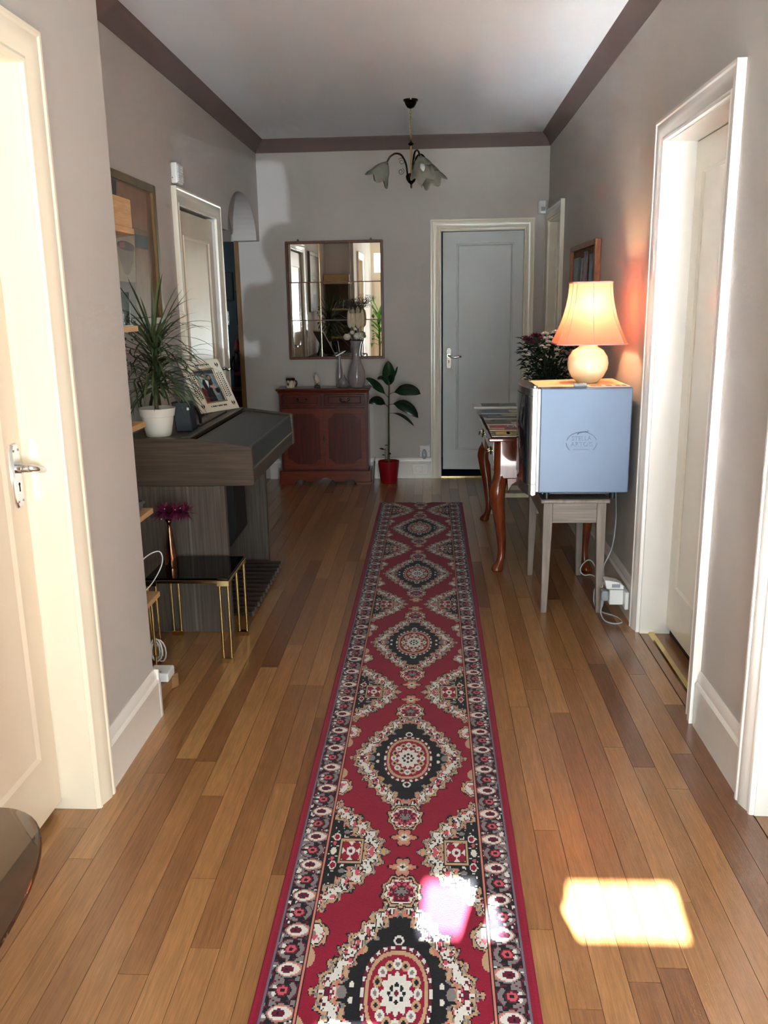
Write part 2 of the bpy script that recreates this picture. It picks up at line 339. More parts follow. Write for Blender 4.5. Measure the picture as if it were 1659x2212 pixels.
# cornice (coved, brown) round the hall
def cove(name, p0, p1, nrm):
    prof = [(0, -.092), (.004, -.092), (.012, -.076), (.03, -.045), (.055, -.018), (.068, -.006), (.070, 0), (0, 0)]
    r = []
    for p in (p0, p1): r.append([(p[0]+nrm[0]*a, p[1]+nrm[1]*a, ZC+b) for a, b in prof])
    struct(name, MB().loft(r), CORN, smooth=50, label='brown painted cornice')
cove('trim_1', (XL, YB, 0), (XL, YF, 0), (1, 0))
cove('trim_2', (XL, YF, 0), (XR, YF, 0), (0, -1))
cove('trim_3', (XR, YFR, 0), (XR, YF, 0), (-1, 0))
cove('trim_4', (XL, YB, 0), (XB, YB, 0), (0, 1))
cove('trim_5', (XB, YS, 0), (XB, YB+.07, 0), (1, 0))
# skirting boards
def skirt(name, p0, p1, nrm, h=.185, label='white moulded skirting board'):
    prof = [(0, 0), (.018, 0), (.018, h*.74), (.0195, h*.76), (.017, h*.79), (.011, h*.82), (.011, h*.9), (.006, h*.97), (.004, h), (0, h)]
    r = [[(p[0]+nrm[0]*a, p[1]+nrm[1]*a, b) for a, b in prof] for p in (p0, p1)]
    return struct(name, MB().loft(r), SKIRT, smooth=25, label=label)
skirt('baseboard_near', (XB, 2.32, 0), (XB, YB+.019, 0), (1, 0))
skirt('baseboard_corner', (XL, YB, 0), (XB+.019, YB, 0), (0, 1))
skirt('baseboard_left', (XL, YB, 0), (XL, 4.77, 0), (1, 0))
skirt('baseboard_arch', (XL, 5.79, 0), (XL, A0, 0), (1, 0))
skirt('baseboard_far', (XL, YF, 0), (-.003, YF, 0), (0, -1), .172)
skirt('baseboard_right', (XR, 3.76, 0), (XR, 6.32, 0), (-1, 0), .2)
skirt('baseboard_pier', (XR, 2.345, 0), (XR, 2.80, 0), (-1, 0), .2)
# painted-over blank socket on the far skirting
sk = bpy.data.objects['baseboard_far']
obj('blank_plate', MB().box(-.165, -.03, YF-.024, YF-.017, .035, .125).box(-.13, -.075, YF-.028, YF-.024, .055, .105), SKIRT, sk, bevel=.003)

# ------------------------------------------------------------------ doors
def architrave(M, a0, a1, zt, w=.085, t=.028):
    """moulded frame round an opening; M(a, z, out) maps to world; outer edges a0..a1, top zt"""
    prof = [(0, 0), (0, t), (.010, t), (.016, t*.86), (.030, t*.92), (.050, t*.72), (w-.018, t*.5), (w-.010, t*.62), (w-.003, t*.55), (w, t*.3), (w, 0)]
    st = []
    for k in range(4):
        ring = []
        for q, c in prof:
            a = a0+q if k < 2 else a1-q; z = (0, zt-q, zt-q, 0)[k]
            ring.append(M(a, z, c))
        st.append(ring)
    return MB().loft(st)
def moulding(M, a0, a1, z0, z1, w=.022, t=.008):
    prof = [(0, 0), (.003, t), (w*.5, t), (w, 0)]
    st = []
    for k in range(5):
        ring = []
        for q, c in prof:
            a = (a0+q, a0+q, a1-q, a1-q, a0+q)[k]; z = (z0+q, z1-q, z1-q, z0+q, z0+q)[k]; ring.append(M(a, z, c))
        st.append(ring)
    return MB().loft(st, cap=False)
def mbox(M, a0, a1, z0, z1, c0, c1):
    p = [M(a, z, c) for c in (c0, c1) for z in (z0, z1) for a in (a0, a1)]
    return MB().add(p, [(0, 2, 3, 1), (4, 5, 7, 6), (0, 1, 5, 4), (2, 6, 7, 3), (0, 4, 6, 2), (1, 3, 7, 5)])
def door(name, label, M, a0, a1, zt, leaf, depth, pan, matf, matl, archi=None, handle=None, gap=.006, thick=.04, lining=True, Ml=None):
    """architrave + lining + leaf with a moulded panel + lever handle; M(a, z, out), opening a0..a1, leaf set back by depth"""
    base = M((a0+a1)/2, 0, 0)
    t = thing(name, label, None, base, kind='structure')
    o0, o1, oz = archi if archi else (a0-.085, a1+.085, zt+.085)
    obj('architrave', architrave(M, o0, o1, oz, w=a0-o0), matf, t, smooth=30)
    if lining:
        for nm, b in (('lining', mbox(M, a0-.012, a0+.004, 0, zt, -.13, .002)), ('lining', mbox(M, a1-.004, a1+.012, 0, zt, -.13, .002)), ('lining', mbox(M, a0, a1, zt-.004, zt+.012, -.13, .002))):
            obj(nm, b, matf, t)
    N = Ml or M
    lf = obj('leaf', mbox(N, a0+gap+(.010 if Ml else 0), a1-gap, leaf[0], zt-gap-leaf[1], -depth-thick, -depth), matl, t, bevel=.002)
    pa0, pa1, pz0, pz1 = pan
    Nf = lambda a, z, c: N(a, z, c-depth)
    obj('panel_moulding', moulding(Nf, pa0, pa1, pz0, pz1), matl, lf, smooth=30)
    if handle:
        ha, hz, dr = handle   # plate centre, height, lever direction along a
        h = obj('handle_plate', MB(), CHROME, lf)
        pw, ph = .021, .085
        pl2 = [(-pw, -ph+.015), (-pw+.008, -ph), (pw-.008, -ph), (pw, -ph+.015), (pw, ph-.015), (pw-.008, ph), (-pw+.008, ph), (-pw, ph-.015)]
        mbp = MB(); mbp.loft([[Nf(ha+a*k, hz+z*(1 if k == 1 else .965), c) for a, z in pl2] for k, c in ((1, 0), (1, .004), (.86, .008))])
        h.data = mbp.mesh('handle_plate', CHROME, 30, Vector(t['_base']))
        pts = [Nf(ha, hz+.02, .008), Nf(ha, hz+.02, .04), Nf(ha+dr*.008, hz+.018, .053), Nf(ha+dr*.03, hz+.010, .056), Nf(ha+dr*.055, hz+.008, .056), Nf(ha+dr*.085, hz+.014, .054), Nf(ha+dr*.10, hz+.012, .048)]
        obj('lever', MB().tube(smooth_path(pts, 4), [.011]*6+[.009]*10+[.0085]*9, 10), CHROME, lf, smooth=50)
        obj('rose', MB().tube([Nf(ha, hz+.02, .007), Nf(ha, hz+.02, .022)], .0135, 14), CHROME, lf, smooth=40)
        kh = MB().tube([Nf(ha, hz-.022, .0075), Nf(ha, hz-.022, .0087)], .0042, 10); kb = mbox(Nf, ha-.0022, ha+.0022, hz-.042, hz-.022, .0075, .0087); kh.add(kb.v, kb.f)
        obj('keyhole', kh, DARKHOLE, lf)
        for a in (-.0125, .0125):
            for z in (-.068, .068): obj('screw', MB().tube([Nf(ha+a, hz+z, .007), Nf(ha+a, hz+z, .0092)], .0032, 8), STEEL, lf)
    return t
ML = lambda xw: (lambda a, z, c: (xw+c, a, z))          # left-hand walls: out = +x
MR = lambda xw: (lambda a, z, c: (xw-c, a, z))          # right-hand walls: out = -x
MF = lambda a, z, c: (a, YF-c, z)                       # far wall: out = -y
door('door_1', 'ivory gloss door with chrome lever handle beside the near left wall', ML(XB), D1a, D1b, D1z, (.03, 0), .10, (1.58, 2.135, .21, 1.92), GLOSSL, DOORI, (1.38, 2.325, 2.12), (2.185, 1.02, 1))
SATIN = mat('aged_cream_gloss', (214, 200, 174), .3, var=.03, vscale=3, bump=.12, bscale=7, spec=.3)
door('door_2', 'cream gloss door with chrome lever in the left wall', ML(XL), D2a, D2b, D2z, (.01, .01), .015, (4.99, 5.57, .25, 1.84), GLOSS, SATIN, (4.775, 5.785, 2.072), (5.62, 1.03, 1), lining=False)
def MFd(a, z, c, hx=.745, ang=.075):
    dx, dy = a-hx, .05-c
    return (hx+dx*math.cos(ang)+dy*math.sin(ang)*0, YF+dy-dx*math.sin(ang), z)
door('door_3', 'white door standing ajar in the far wall', MF, .079, .75, DZ, (.055, 0), 0, (.205, .665, .225, 1.905), GLOSS, DOORW, (-.002, .82, 2.082), (.145, .995, 1), Ml=MFd)
door('door_4', 'cream door in the right wall beyond the fridge', MR(XR), R1a, R1b, RZ, (.04, 0), .112, (3.0, 3.55, .24, 1.93), SKIRT, GLOSS, (2.81, 3.755, 2.13))
door('door_5', 'cream door at the far end of the right wall', MR(XR), R2a, R2b, RZ, (.02, 0), .06, (6.52, 7.0, .24, 1.9), GLOSS, GLOSS, (6.335, 7.18, 2.13))
door('door_6', 'doorway at the near end of the right wall', MR(XR), R3a, R3b, RZ, (.02, 0), .115, (1.55, 2.15, .24, 1.9), SKIRT, GLOSS, (1.36, 2.345, 2.13))
for nm, a, b, xx in (('trim_6', R1a, R1b, 1),):
    struct(nm, MB().prism([(XR+.035, 0), (XR+.065, 0), (XR+.06, .008), (XR+.04, .008)], 'y', a, b), BRASS, label='brass threshold strip')
struct('trim_7', MB().box(.079, .75, YF+.03, YF+.06, 0, .006), BRASS, label='brass threshold strip under the far door')
# wooden post of the side doorway
struct('trim_8', MB().box(-1.585, -1.548, YF-.012, YF+.11, 0, 1.955), mat('varnished_door_post', (132, 98, 56), .35, stretch=(9, 9, 1), rgb2=(108, 76, 40)), label='varnished wooden post of the side doorway')
# ------------------------------------------------------------------ runner rug
def make_rug():
    P, W = .985, .605; nu, nv = 240, 220
    us = (np.arange(nu)+.5)/nu*W-W/2; vs_ = (np.arange(nv)+.5)/nv*P
    y_end = 6.238
    yw = y_end-vs_                                   # world y of each row in the first tile
    vv = (yw-5.494+P/2) % P-P/2                      # distance from the medallion centre
    U, V = np.meshgrid(np.abs(us), np.abs(vv), indexing='ij')
    rng = np.random.RandomState(5); G_ = rng.rand(64, 64)
    def vn(s1, s2, o=0):
        a, b = U*s1+o*7.3, V*s2+o*3.1; i, j = np.floor(a).astype(int), np.floor(b).astype(int); fa, fb = a-i, b-j
        fa, fb = fa*fa*(3-2*fa), fb*fb*(3-2*fb); g = lambda p, q: G_[p % 64, q % 64]
        return (g(i, j)*(1-fa)+g(i+1, j)*fa)*(1-fb)+(g(i, j+1)*(1-fa)+g(i+1, j+1)*fa)*fb
    R_, K, Wt, T, Gr, Pk, Mr, Sa, Bl = range(9)
    pal = [(138, 15, 46), (24, 22, 26), (212, 210, 203), (184, 150, 118), (126, 120, 120), (196, 84, 96), (96, 14, 42), (196, 120, 104), (104, 102, 118)]
    C = np.full(U.shape, R_)
    n1, n2, n3 = vn(150, 85), vn(90, 52, 1), vn(220, 125, 2)
    tri = lambda t: np.abs((t % 1)*2-1)
    def frond(d, t, C, deep):
        """leafy fringe that follows an edge: outline, tan leaves, black, white scrolls, pink, grey-tan, black"""
        d = d+.016*tri(t/.046)-.005+.014*(n1-.5)
        lv = [(0, K), (.0035, T), (.015, K), (.0175, Wt), (.040, K), (.0425, T), (.054, K)]
        for lo, c in lv:
            if lo <= deep: C[d > lo] = c
        C[(d > .0035) & (d < .015) & (n3 > .68)] = Gr
        C[(d > .019) & (d < .039) & (n2 > .66)] = Pk
        C[(d > .019) & (d < .039) & (n2 > .62) & (n2 < .665)] = Mr
        C[(d > .019) & (d < .039) & (n3 > .74)] = K
        C[(d > .0425) & (d < .054) & (n3 > .6)] = Gr
        C[(d > .0425) & (d < .054) & (n2 < .3)] = Sa
        return d
    # medallion
    hu, hv = .184, .345; cc = 1/math.hypot(1/hu, 1/hv)
    d = (1-(U/hu+V/hv)+.10*np.sin(np.clip(V/hv, 0, 1)*PI))*cc; t = ((hu-U)*hu+V*hv)/math.hypot(hu, hv)
    frond(d, t, C, 1)
    C[(np.hypot((U-.118)/.011, V/.018) < 1)] = Gr; C[(np.hypot((U-.098)/.005, (V-.022)/.01) < 1)] = Wt; C[np.hypot((U-.15)/.007, V/.014) < 1] = Mr
    th = np.arctan2(V/.14, U/.077); rr = ((U/.077)**2.4+(V/.142)**2.4)**(1/2.4)
    m_ = rr < 1.06; C[m_] = K
    C[rr < 1] = np.where(np.sin(th*28)[rr < 1] > .1, Wt, Mr); C[rr < .925] = Mr; C[rr < .885] = T; C[rr < .79] = R_
    for k in range(5):
        a = k*PI/8+ (0 if k % 2 == 0 else 0); cu_, cv_ = .60*.077*math.cos(a), .60*.142*math.sin(a)
        q = np.hypot((U-cu_)/.0095, (V-cv_)/.017); C[q < 1] = (Wt if k % 2 == 0 else T); C[q < .45] = (K if k % 2 else Gr)
    q = np.hypot(U/.033, V/.057); C[q < 1+.12*np.cos(12*np.arctan2(V/.057, U/.033))] = Wt
    q2 = np.hypot((U-.011)/.0045, (V-.014)/.008); C[q2 < 1] = K; C[np.hypot(U/.0045, (V-.024)/.007) < 1] = K; C[np.hypot((U-.016)/.004, V/.007) < 1] = K; C[q < .14] = Mr
    C[np.hypot(U/.012, (V-.158)/.016) < 1] = Wt; C[np.hypot(U/.007, (V-.158)/.01) < 1] = K
    # rosette and flower at the medallion's ends
    a = np.arctan2((V-.332)/.06, U/.05); q = np.hypot(U/.05, (V-.332)/.062)+.07*np.cos(9*a)+.12*(n1-.5)
    for lim, c in ((1.04, K), (.97, T), (.86, K), (.80, Wt), (.66, Mr), (.30, K), (.24, Gr)): C[q < lim] = c
    C[(q < .62) & (q > .34) & (n3 > .6)] = Pk; C[(q < .8) & (q > .68) & (n3 > .7)] = Sa
    a = np.arctan2((V-.428)/.03, U/.03); q = np.hypot(U/.033, (V-.428)/.034)/(1+.28*np.cos(5*a+PI/2*0))
    for lim, c in ((1.0, K), (.86, Sa), (.62, T), (.36, Wt), (.18, K)): C[q < lim] = c
    # half lozenges along the edge
    hu, hv = .160, .25; du, dv = .205-U, P/2-V; cc = 1/math.hypot(1/hu, 1/hv)
    d = (1-(du/hu+dv/hv)+.16*np.sin(np.clip(dv/hv, 0, 1)*PI)*np.clip(du/hu+.3, 0, 1))*cc; t = ((hu-du)*hu+dv*hv)/math.hypot(hu, hv)
    fld = U < .205
    C2 = C.copy(); dd = frond(d, t, C2, 1); C = np.where(fld, C2, C)
    ins = fld & (dd > .056)
    C[ins & (n3 > .82)] = Wt
    su, sv = np.abs(U-.143), np.abs(V-P/2)
    q = np.maximum(su/.032, sv/.054)+.05*(n3-.5); C[q < 1.1] = K; C[q < 1] = T; C[q < .80] = K; C[q < .74] = Wt
    a = np.arctan2(sv/.054, su/.032); q = np.hypot(su/.032, sv/.054)/(.35+.62*np.abs(np.sin(2*a))); C[(q < 1) & (np.maximum(su/.032, sv/.054) < .74)] = R_
    C[np.hypot(su/.012, sv/.02) < 1] = Wt; C[np.hypot(su/.005, sv/.008) < 1] = Mr
    for (pu, pv, ru, rv, c) in ((.190, P/2, .008, .016, Wt), (.186, P/2-.062, .010, .018, Wt), (.186, P/2-.062, .007, .012, R_), (.190, P/2-.033, .005, .009, Pk), (.160, P/2-.085, .010, .008, Gr)):
        C[(np.hypot((U-pu)/ru, (V-pv)/rv) < 1)] = c
    # small half flowers on the edge beside the medallion
    q = np.hypot((.205-U)/.040, (V-.175)/.050)+.25*(n1-.5)
    for lim, c in ((1.0, K), (.92, T), (.74, K), (.66, Wt), (.2, Gr)): C[fld & (q < lim)] = c
    C[fld & (q < .6) & (n3 > .68)] = Pk
    q = np.hypot((.205-U)/.016, (V-.098)/.03); C[fld & (q < 1)] = T
    # border
    b = U >= .205
    C[b] = Sa; C[(U >= .205) & (U < .2065)] = K; C[U >= .2115] = K
    bb = (U >= .2135) & (U < .281); C[bb] = K
    C[bb & (n3 > .62)] = Mr; C[bb & (n2 > .62)] = Gr; C[bb & (n1 > .72)] = Wt
    w = np.abs((V % .1231)-.0615); wc = U-.2475
    qs = np.hypot(wc/.033, (w-.0615)/.034); an = np.arctan2((w-.0615)/.034, wc/.033)
    for lim, c in ((1.0, Mr), (.92, Gr), (.60, K), (.5, Mr), (.36, Pk), (.16, K)): C[bb & (qs < lim)] = c
    C[bb & (qs < .92) & (qs > .6) & (np.sin(an*3+1) > .55)] = K; C[bb & (np.hypot((wc-.018)/.005, (w-.052)/.006) < 1)] = Wt
    qo = np.hypot(wc/(.031*(1-.25*np.clip(wc/.03, -1, 1))), w/(.025-.012*np.clip(wc/.03, 0, 1)))
    for lim, c in ((1.12, K), (1.02, Gr), (.9, Sa), (.78, Wt), (.46, Mr), (.12, K)): C[bb & (qo < lim)] = c
    C[(U >= .281) & (U < .2845)] = Bl; C[U >= .2845] = R_
    rgb = np.array([lin(c) for c in pal])[C]
    edge = (U >= .2845); dark = .88+.12*(n1 > .5)
    rgb[edge] *= np.where(U[edge] > .294, 1.08, .92)[:, None]
    # mesh tile: one quad for each knot block
    xs_ = np.linspace(-W/2, W/2, nu+1); ys_ = -np.linspace(0, P, nv+1)
    X, Y = np.meshgrid(xs_, ys_, indexing='ij'); verts = np.stack([X.ravel(), Y.ravel(), np.full(X.size, .006)], 1)
    I, J = np.meshgrid(np.arange(nu), np.arange(nv), indexing='ij'); s0 = (I*(nv+1)+J).ravel()
    faces = np.stack([s0, s0+1, s0+nv+2, s0+nv+1], 1)[:, ::-1]
    me = bpy.data.meshes.new('runner_rug'); me.from_pydata(verts.tolist(), [], faces.tolist())
    ca = me.color_attributes.new('pile', 'FLOAT_COLOR', 'CORNER')
    cols = np.ones((nu*nv, 4, 4), np.float32); cols[:, :, :3] = rgb.reshape(-1, 1, 3); ca.data.foreach_set('color', cols.ravel())
    mt, n, l, bs = new_mat('rug_pile'); setc(bs, (1, 1, 1), .95, 0, spec=.05, sheen=.16)
    at = n.new('ShaderNodeAttribute'); at.attribute_name = 'pile'
    nz = n.new('ShaderNodeTexNoise'); nz.inputs['Scale'].default_value = 420; tc = n.new('ShaderNodeTexCoord'); l.new(tc.outputs['Object'], nz.inputs[0])
    mr = n.new('ShaderNodeMapRange'); mr.inputs[3].default_value = .75; mr.inputs[4].default_value = 1.2; l.new(nz.outputs[0], mr.inputs[0])
    vm_ = n.new('ShaderNodeVectorMath'); vm_.operation = 'SCALE'; l.new(at.outputs['Color'], vm_.inputs[0]); l.new(mr.outputs[0], vm_.inputs['Scale']); l.new(vm_.outputs[0], bs.inputs['Base Color'])
    bp_ = n.new('ShaderNodeBump'); bp_.inputs['Strength'].default_value = .35; bp_.inputs['Distance'].default_value = .003; l.new(nz.outputs[0], bp_.inputs['Height']); l.new(bp_.outputs[0], bs.inputs['Normal'])
    me.materials.append(mt)
    root = thing('runner_rug', 'long crimson runner rug with cream and black medallions on the wooden floor', 'rug', (-.079, y_end, 0))
    o = bpy.data.objects.new('pile', me); COL.objects.link(o); o.parent = root
    ar_ = o.modifiers.new('repeat', 'ARRAY'); ar_.use_relative_offset = False; ar_.use_constant_offset = True; ar_.constant_offset_displace = (0, -P, 0); ar_.count = 6; ar_.use_merge_vertices = True; ar_.merge_threshold = .0005
    root['_base'] = (0, 0, 0)
    obj('backing', MB().box(-W/2-.003, W/2+.003, -P*6, .004, .0005, .0052), mat('rug_binding', (128, 18, 50), .95), root, bevel=.002)
make_rug()

# ------------------------------------------------------------------ mirror on the far wall
x0, x1, z0, z1 = -1.168, -.382, 1.005, 1.94
t = thing('wall_mirror', 'nine-pane mirror in a thin reddish-brown wooden frame on the far wall', 'mirror', ((x0+x1)/2, YF, z0))
fw = .020; yo = YF-.026
fr = MB()
for b in ((x0, x0+fw, z0, z1), (x1-fw, x1, z0, z1), (x0+fw, x1-fw, z1-fw, z1), (x0+fw, x1-fw, z0, z0+fw)): obj('frame_rail', MB().box(b[0], b[1], yo, YF-.001, b[2], b[3]), TEAKF, t, bevel=.003)
obj('backing', MB().box(x0+.01, x1-.01, YF-.013, YF-.002, z0+.01, z1-.01), TEAKF, t)
gx = [x0+fw+(x1-x0-2*fw)*k/3 for k in range(4)]; gz = [z0+fw, z0+fw+.295, z0+fw+.595, z1-fw]
rm = random.Random(3)
for i in range(3):
    for k in range(3):
        a, b, c, d = gx[i]+.0025, gx[i+1]-.0025, gz[k]+.0025, gz[k+1]-.0025; h = .004
        yy = YF-.0175; q = [rm.uniform(-.00025, .00025) for _ in range(3)]
        f_ = lambda X, Z: yy+q[0]*(X-a)/(b-a)+q[1]*(Z-c)/(d-c)
        mb = MB().add([(X, f_(X, Z), Z) for X, Z in ((a, c), (b, c), (b, d), (a, d))]+[(X, YF-.0125, Z) for X, Z in ((a, c), (b, c), (b, d), (a, d))], [(0, 1, 2, 3), (4, 7, 6, 5), (0, 4, 5, 1), (1, 5, 6, 2), (2, 6, 7, 3), (3, 7, 4, 0)])
        obj('mirror_pane', mb, MIRRORM, t)
for k in (1, 2):
    obj('glazing_bar', MB().box(gx[k]-.004, gx[k]+.004, YF-.021, YF-.013, z0+fw, z1-fw), BRASS if k == 1 else TEAKF, t)
    obj('glazing_bar', MB().box(x0+fw, x1-fw, YF-.0205, YF-.013, gz[k]-.004, gz[k]+.004), TEAKF, t)
for xx in (-1.065, -.478): obj('hanging_plate', MB().tube([(xx, YF-.012, z1+.008), (xx, YF-.002, z1+.008)], .009, 10), BRONZE, t)

# ------------------------------------------------------------------ sideboard
t = thing('sideboard', 'reddish mahogany sideboard with two drawers and shaped plinth below the mirror', 'sideboard', (-.875, 7.06, 0))
X0, X1, Y0, Y1 = -1.232, -.515, 6.955, 7.165
obj('body', MB().box(X0, X1, Y0, Y1, .10, .765), MAHOG, t, bevel=.003)
obj('top', MB().box(X0-.022, X1+.022, Y0-.028, Y1, .768, .788), MAHOG, t, bevel=.006, seg=2)
obj('cornice_moulding', MB().prism([(Y0-.016, .768), (Y0-.004, .748), (Y0, .748), (Y0, .768)], 'x', X0-.01, X1+.01), MAHOG2, t)
pts = [(X0-.02, .0), (X0-.02, .112), (X1+.02, .112), (X1+.02, 0), (X1-.10, 0), (X1-.115, .028)]
w0, w1 = X1-.115, X0+.115
for i in range(1, 24):
    u = i/24; pts.append((w0+(w1-w0)*u, .036+.016*math.cos(u*4*PI)*(1 if .1 < u < .9 else .5)-.012*math.cos(u*2*PI)*0))
pts += [(w1, .028), (X0+.10, 0)]
obj('plinth', MB().prism(pts, 'y', Y0-.022, Y0-.004).box(X0-.02, X0-.004, Y0-.004, Y1, 0, .112).box(X1+.004, X1+.02, Y0-.004, Y1, 0, .112), MAHOG2, t, bevel=.002)
obj('plinth_moulding', MB().prism([(Y0-.028, .016), (Y0-.022, .022), (Y0-.022, 0), (Y0-.028, 0)], 'x', X1-.10, X1+.024), MAHOG2, t)
xm = (X0+X1)/2
for i, (a, b) in enumerate(((X0+.022, xm-.012), (xm+.012, X1-.022))):
    d = obj('drawer', MB().box(a, b, Y0-.012, Y0+.01, .648, .738), MAHOG, t, bevel=.003)
    obj('cock_bead', moulding(lambda u, v, c: (u, Y0-.012-c, v), a+.03, b-.03, .664, .722, .006, .003), MAHOG2, d)
    hc = (a+b)/2
    obj('bail_handle', MB().tube(smooth_path([(hc-.034, Y0-.016, .696), (hc-.036, Y0-.024, .69), (hc-.018, Y0-.03, .676), (hc, Y0-.03, .681), (hc+.018, Y0-.03, .676), (hc+.036, Y0-.024, .69), (hc+.034, Y0-.016, .696)], 4), .0035, 6), BRONZE, d, smooth=60)
    for s in (-1, 1): obj('handle_rose', MB().tube([(hc+s*.034, Y0-.012, .698), (hc+s*.034, Y0-.021, .698)], [.011, .006], 10), BRONZE, d, smooth=40)
    # doors with shaped crossbanding
    a2, b2 = (X0+.022, xm-.0015) if i == 0 else (xm+.0015, X1-.022)
    dr = obj('door', MB().box(a2, b2, Y0-.010, Y0+.01, .122, .630), MAHOG, t, bevel=.002)
    fx = (lambda u: a2+u*(b2-a2)) if i == 0 else (lambda u: b2-u*(b2-a2))
    def band(z_out, sgn):
        q = [(fx(0), z_out), (fx(1), z_out)]
        sh = [(1, .075), (.93, .082), (.86, .078), (.80, .062), (.76, .042), (.70, .040), (.35, .040), (.28, .044), (.22, .066), (.14, .082), (.06, .084), (0, .078)]
        return q+[(fx(u), z_out+sgn*h) for u, h in sh]
    for zz, sg in ((.624, -1), (.128, 1)): obj('crossband', MB().prism(band(zz, sg), 'y', Y0-.0115, Y0-.009), MAHOG2, dr)
    for u0, u1 in ((.0, .10), (.90, 1)): obj('crossband', MB().box(min(fx(u0), fx(u1)), max(fx(u0), fx(u1)), Y0-.0112, Y0-.009, .20, .55), MAHOG2, dr)
    if i == 1:
        obj('escutcheon', MB().prism([(xm, .36), (xm+.014, .385), (xm, .43), (xm-.014, .385)], 'y', Y0-.016, Y0-.009), BRONZE, dr)
        obj('key_drop', MB().tube([(xm, Y0-.02, .40), (xm, Y0-.02, .355)], [.004, .006], 8), STEEL, dr)

# things standing on the sideboard
ZS = .788
CER = mat('grey_lilac_glaze', (150, 141, 140), .12, var=.05, vscale=12, coat=.5)
def vase(name, label, x, y, prof, group=None, m_=CER, n=28):
    t = thing(name, label, 'vase', (x, y, ZS), group=group)
    obj('body', MB().lathe(prof, n, (x, y, ZS), cap=False), m_, t, smooth=60, solid=.003)
    obj('rim', MB().tube([(x+prof[-1][0]*math.cos(a), y+prof[-1][0]*math.sin(a), ZS+prof[-1][1]) for a in (2*PI*k/24 for k in range(25))], .0026, 6), m_, t, smooth=60)
    return t
vase('slim_vase', 'tall slim grey glazed bottle vase behind the small round one on the sideboard', -.748, 7.09, [(.001, .0), (.024, 0), (.0265, .03), (.027, .08), (.024, .12), (.017, .165), (.0115, .20), (.010, .232), (.0115, .246)])
vase('bud_vase', 'small round grey glazed bud vase with a pinched neck on the sideboard', -.714, 7.035, [(.001, 0), (.028, 0), (.039, .018), (.041, .035), (.034, .055), (.018, .075), (.009, .088), (.008, .10)])
vase('bottle_vase', 'large grey pear-shaped vase holding dried flowers on the sideboard', -.606, 7.06, [(.001, 0), (.052, 0), (.066, .03), (.072, .075), (.068, .12), (.052, .165), (.036, .205), (.029, .24), (.028, .27), (.033, .31), (.043, .35), (.046, .365)])
CREAMF = mat('dried_petal_cream', (206, 190, 158), .8, var=.1, vscale=20)
CREAMB = mat('pale_ball_flower', (212, 206, 194), .9, var=.06, vscale=40, bump=.3, bscale=150)
TWIG = mat('dark_twig', (58, 48, 40), .8, var=.1)
t = thing('dried_flower_spray', 'dried spray of pale balls, cream pods and curly twigs in the large grey vase', 'dried flowers', (-.606, 7.06, ZS+.33))
vx, vy, vz = -.606, 7.06, ZS+.365
rt = random.Random(21)
for (dx, dz, r) in ((-.068, .035, .030), (.012, .040, .030), (.034, .047, .028), (-.026, .070, .019), (-.004, .098, .014), (.05, .03, .018)):
    obj('ball_flower', MB().ball((vx+dx, vy-.02+rt.uniform(-.02, .02), vz+dz), (r, r, r*.9), 14, 9), CREAMB, t, smooth=80)
    obj('stem', MB().tube([(vx+dx*.3, vy, vz-.06), (vx+dx, vy-.01, vz+dz-r*.6)], .0022, 5), TWIG, t)
for (dx, w, h, zz) in ((-.045, .021, .078, .18), (-.018, .019, .085, .185), (.022, .023, .088, .185), (.052, .020, .075, .18)):
    c = (vx+dx, vy+.005*dx/.05, vz+zz); rings = []
    for k in range(10):
        u = -1+2*k/9; wd = w*math.sqrt(max(0.02, 1-u**4)) if u < 0 else w*math.sqrt(max(.02, 1-u*u))
        rings.append([(c[0]+wd*math.cos(a), c[1]+wd*.35*math.sin(a), c[2]+h*u) for a in (2*PI*q/12 for q in range(12))])
    obj('seed_pod', MB().loft(rings), CREAMF, t, smooth=70)
    obj('stem', MB().tube([(vx+dx*.2, vy, vz-.05), (c[0], c[1], c[2]-h*.95)], .0025, 5), TWIG, t)
tw = MB()
for k in range(46):
    a = rt.uniform(0, 2*PI); sx = rt.uniform(-.075, .07); p0 = (vx+sx*.6, vy+rt.uniform(-.02, .02), vz+.22)
    q = [p0, (vx+sx, vy+rt.uniform(-.03, .02), vz+.27+rt.uniform(0, .03))]
    cx0, cz0, r = vx+sx+rt.uniform(-.02, .03), vz+.295+rt.uniform(-.03, .03), rt.uniform(.008, .022)
    q += [(cx0+r*math.cos(a+s*.7), q[1][1], cz0+r*math.sin(a+s*.7)) for s in range(9)]
    tw.tube(q, .0011, 4, cap=False)
for k in range(9):
    c0 = Vector((vx+.04+.012*k, vy-.01, vz+.335+.010*math.sin(k*1.7))); r = .026-.0012*k
    tw.tube([(c0.x+r*math.cos(s*.5+k), c0.y, c0.z+r*math.sin(s*.5+k)*.9) for s in range(11)], .0009, 4, cap=False)
    tw.tube([(vx+.02, vy, vz+.24), (vx+.03+.006*k, vy, vz+.29), tuple(c0-Vector((r*.6, 0, r*.6)))], .0009, 4, cap=False)
obj('curly_twigs', tw, TWIG, t, kind='stuff')
t = thing('candle_jar', 'small cream pottery jar with a dark glazed rim at the end of the sideboard', 'jar', (-1.149, 7.05, ZS))
obj('body', MB().lathe([(.001, 0), (.034, 0), (.0355, .01), (.035, .066)], 22, (-1.149, 7.05, ZS), cap=False), mat('cream_stoneware', (214, 200, 168), .35, var=.05), t, smooth=50, solid=.003)
gz_ = MB(); gz_.loft([[(-1.149+.0365*math.cos(2*PI*k/22), 7.05+.0365*math.sin(2*PI*k/22), ZS+.066+z) for k in range(22)] for z in (-.004, .008)], cap=False)
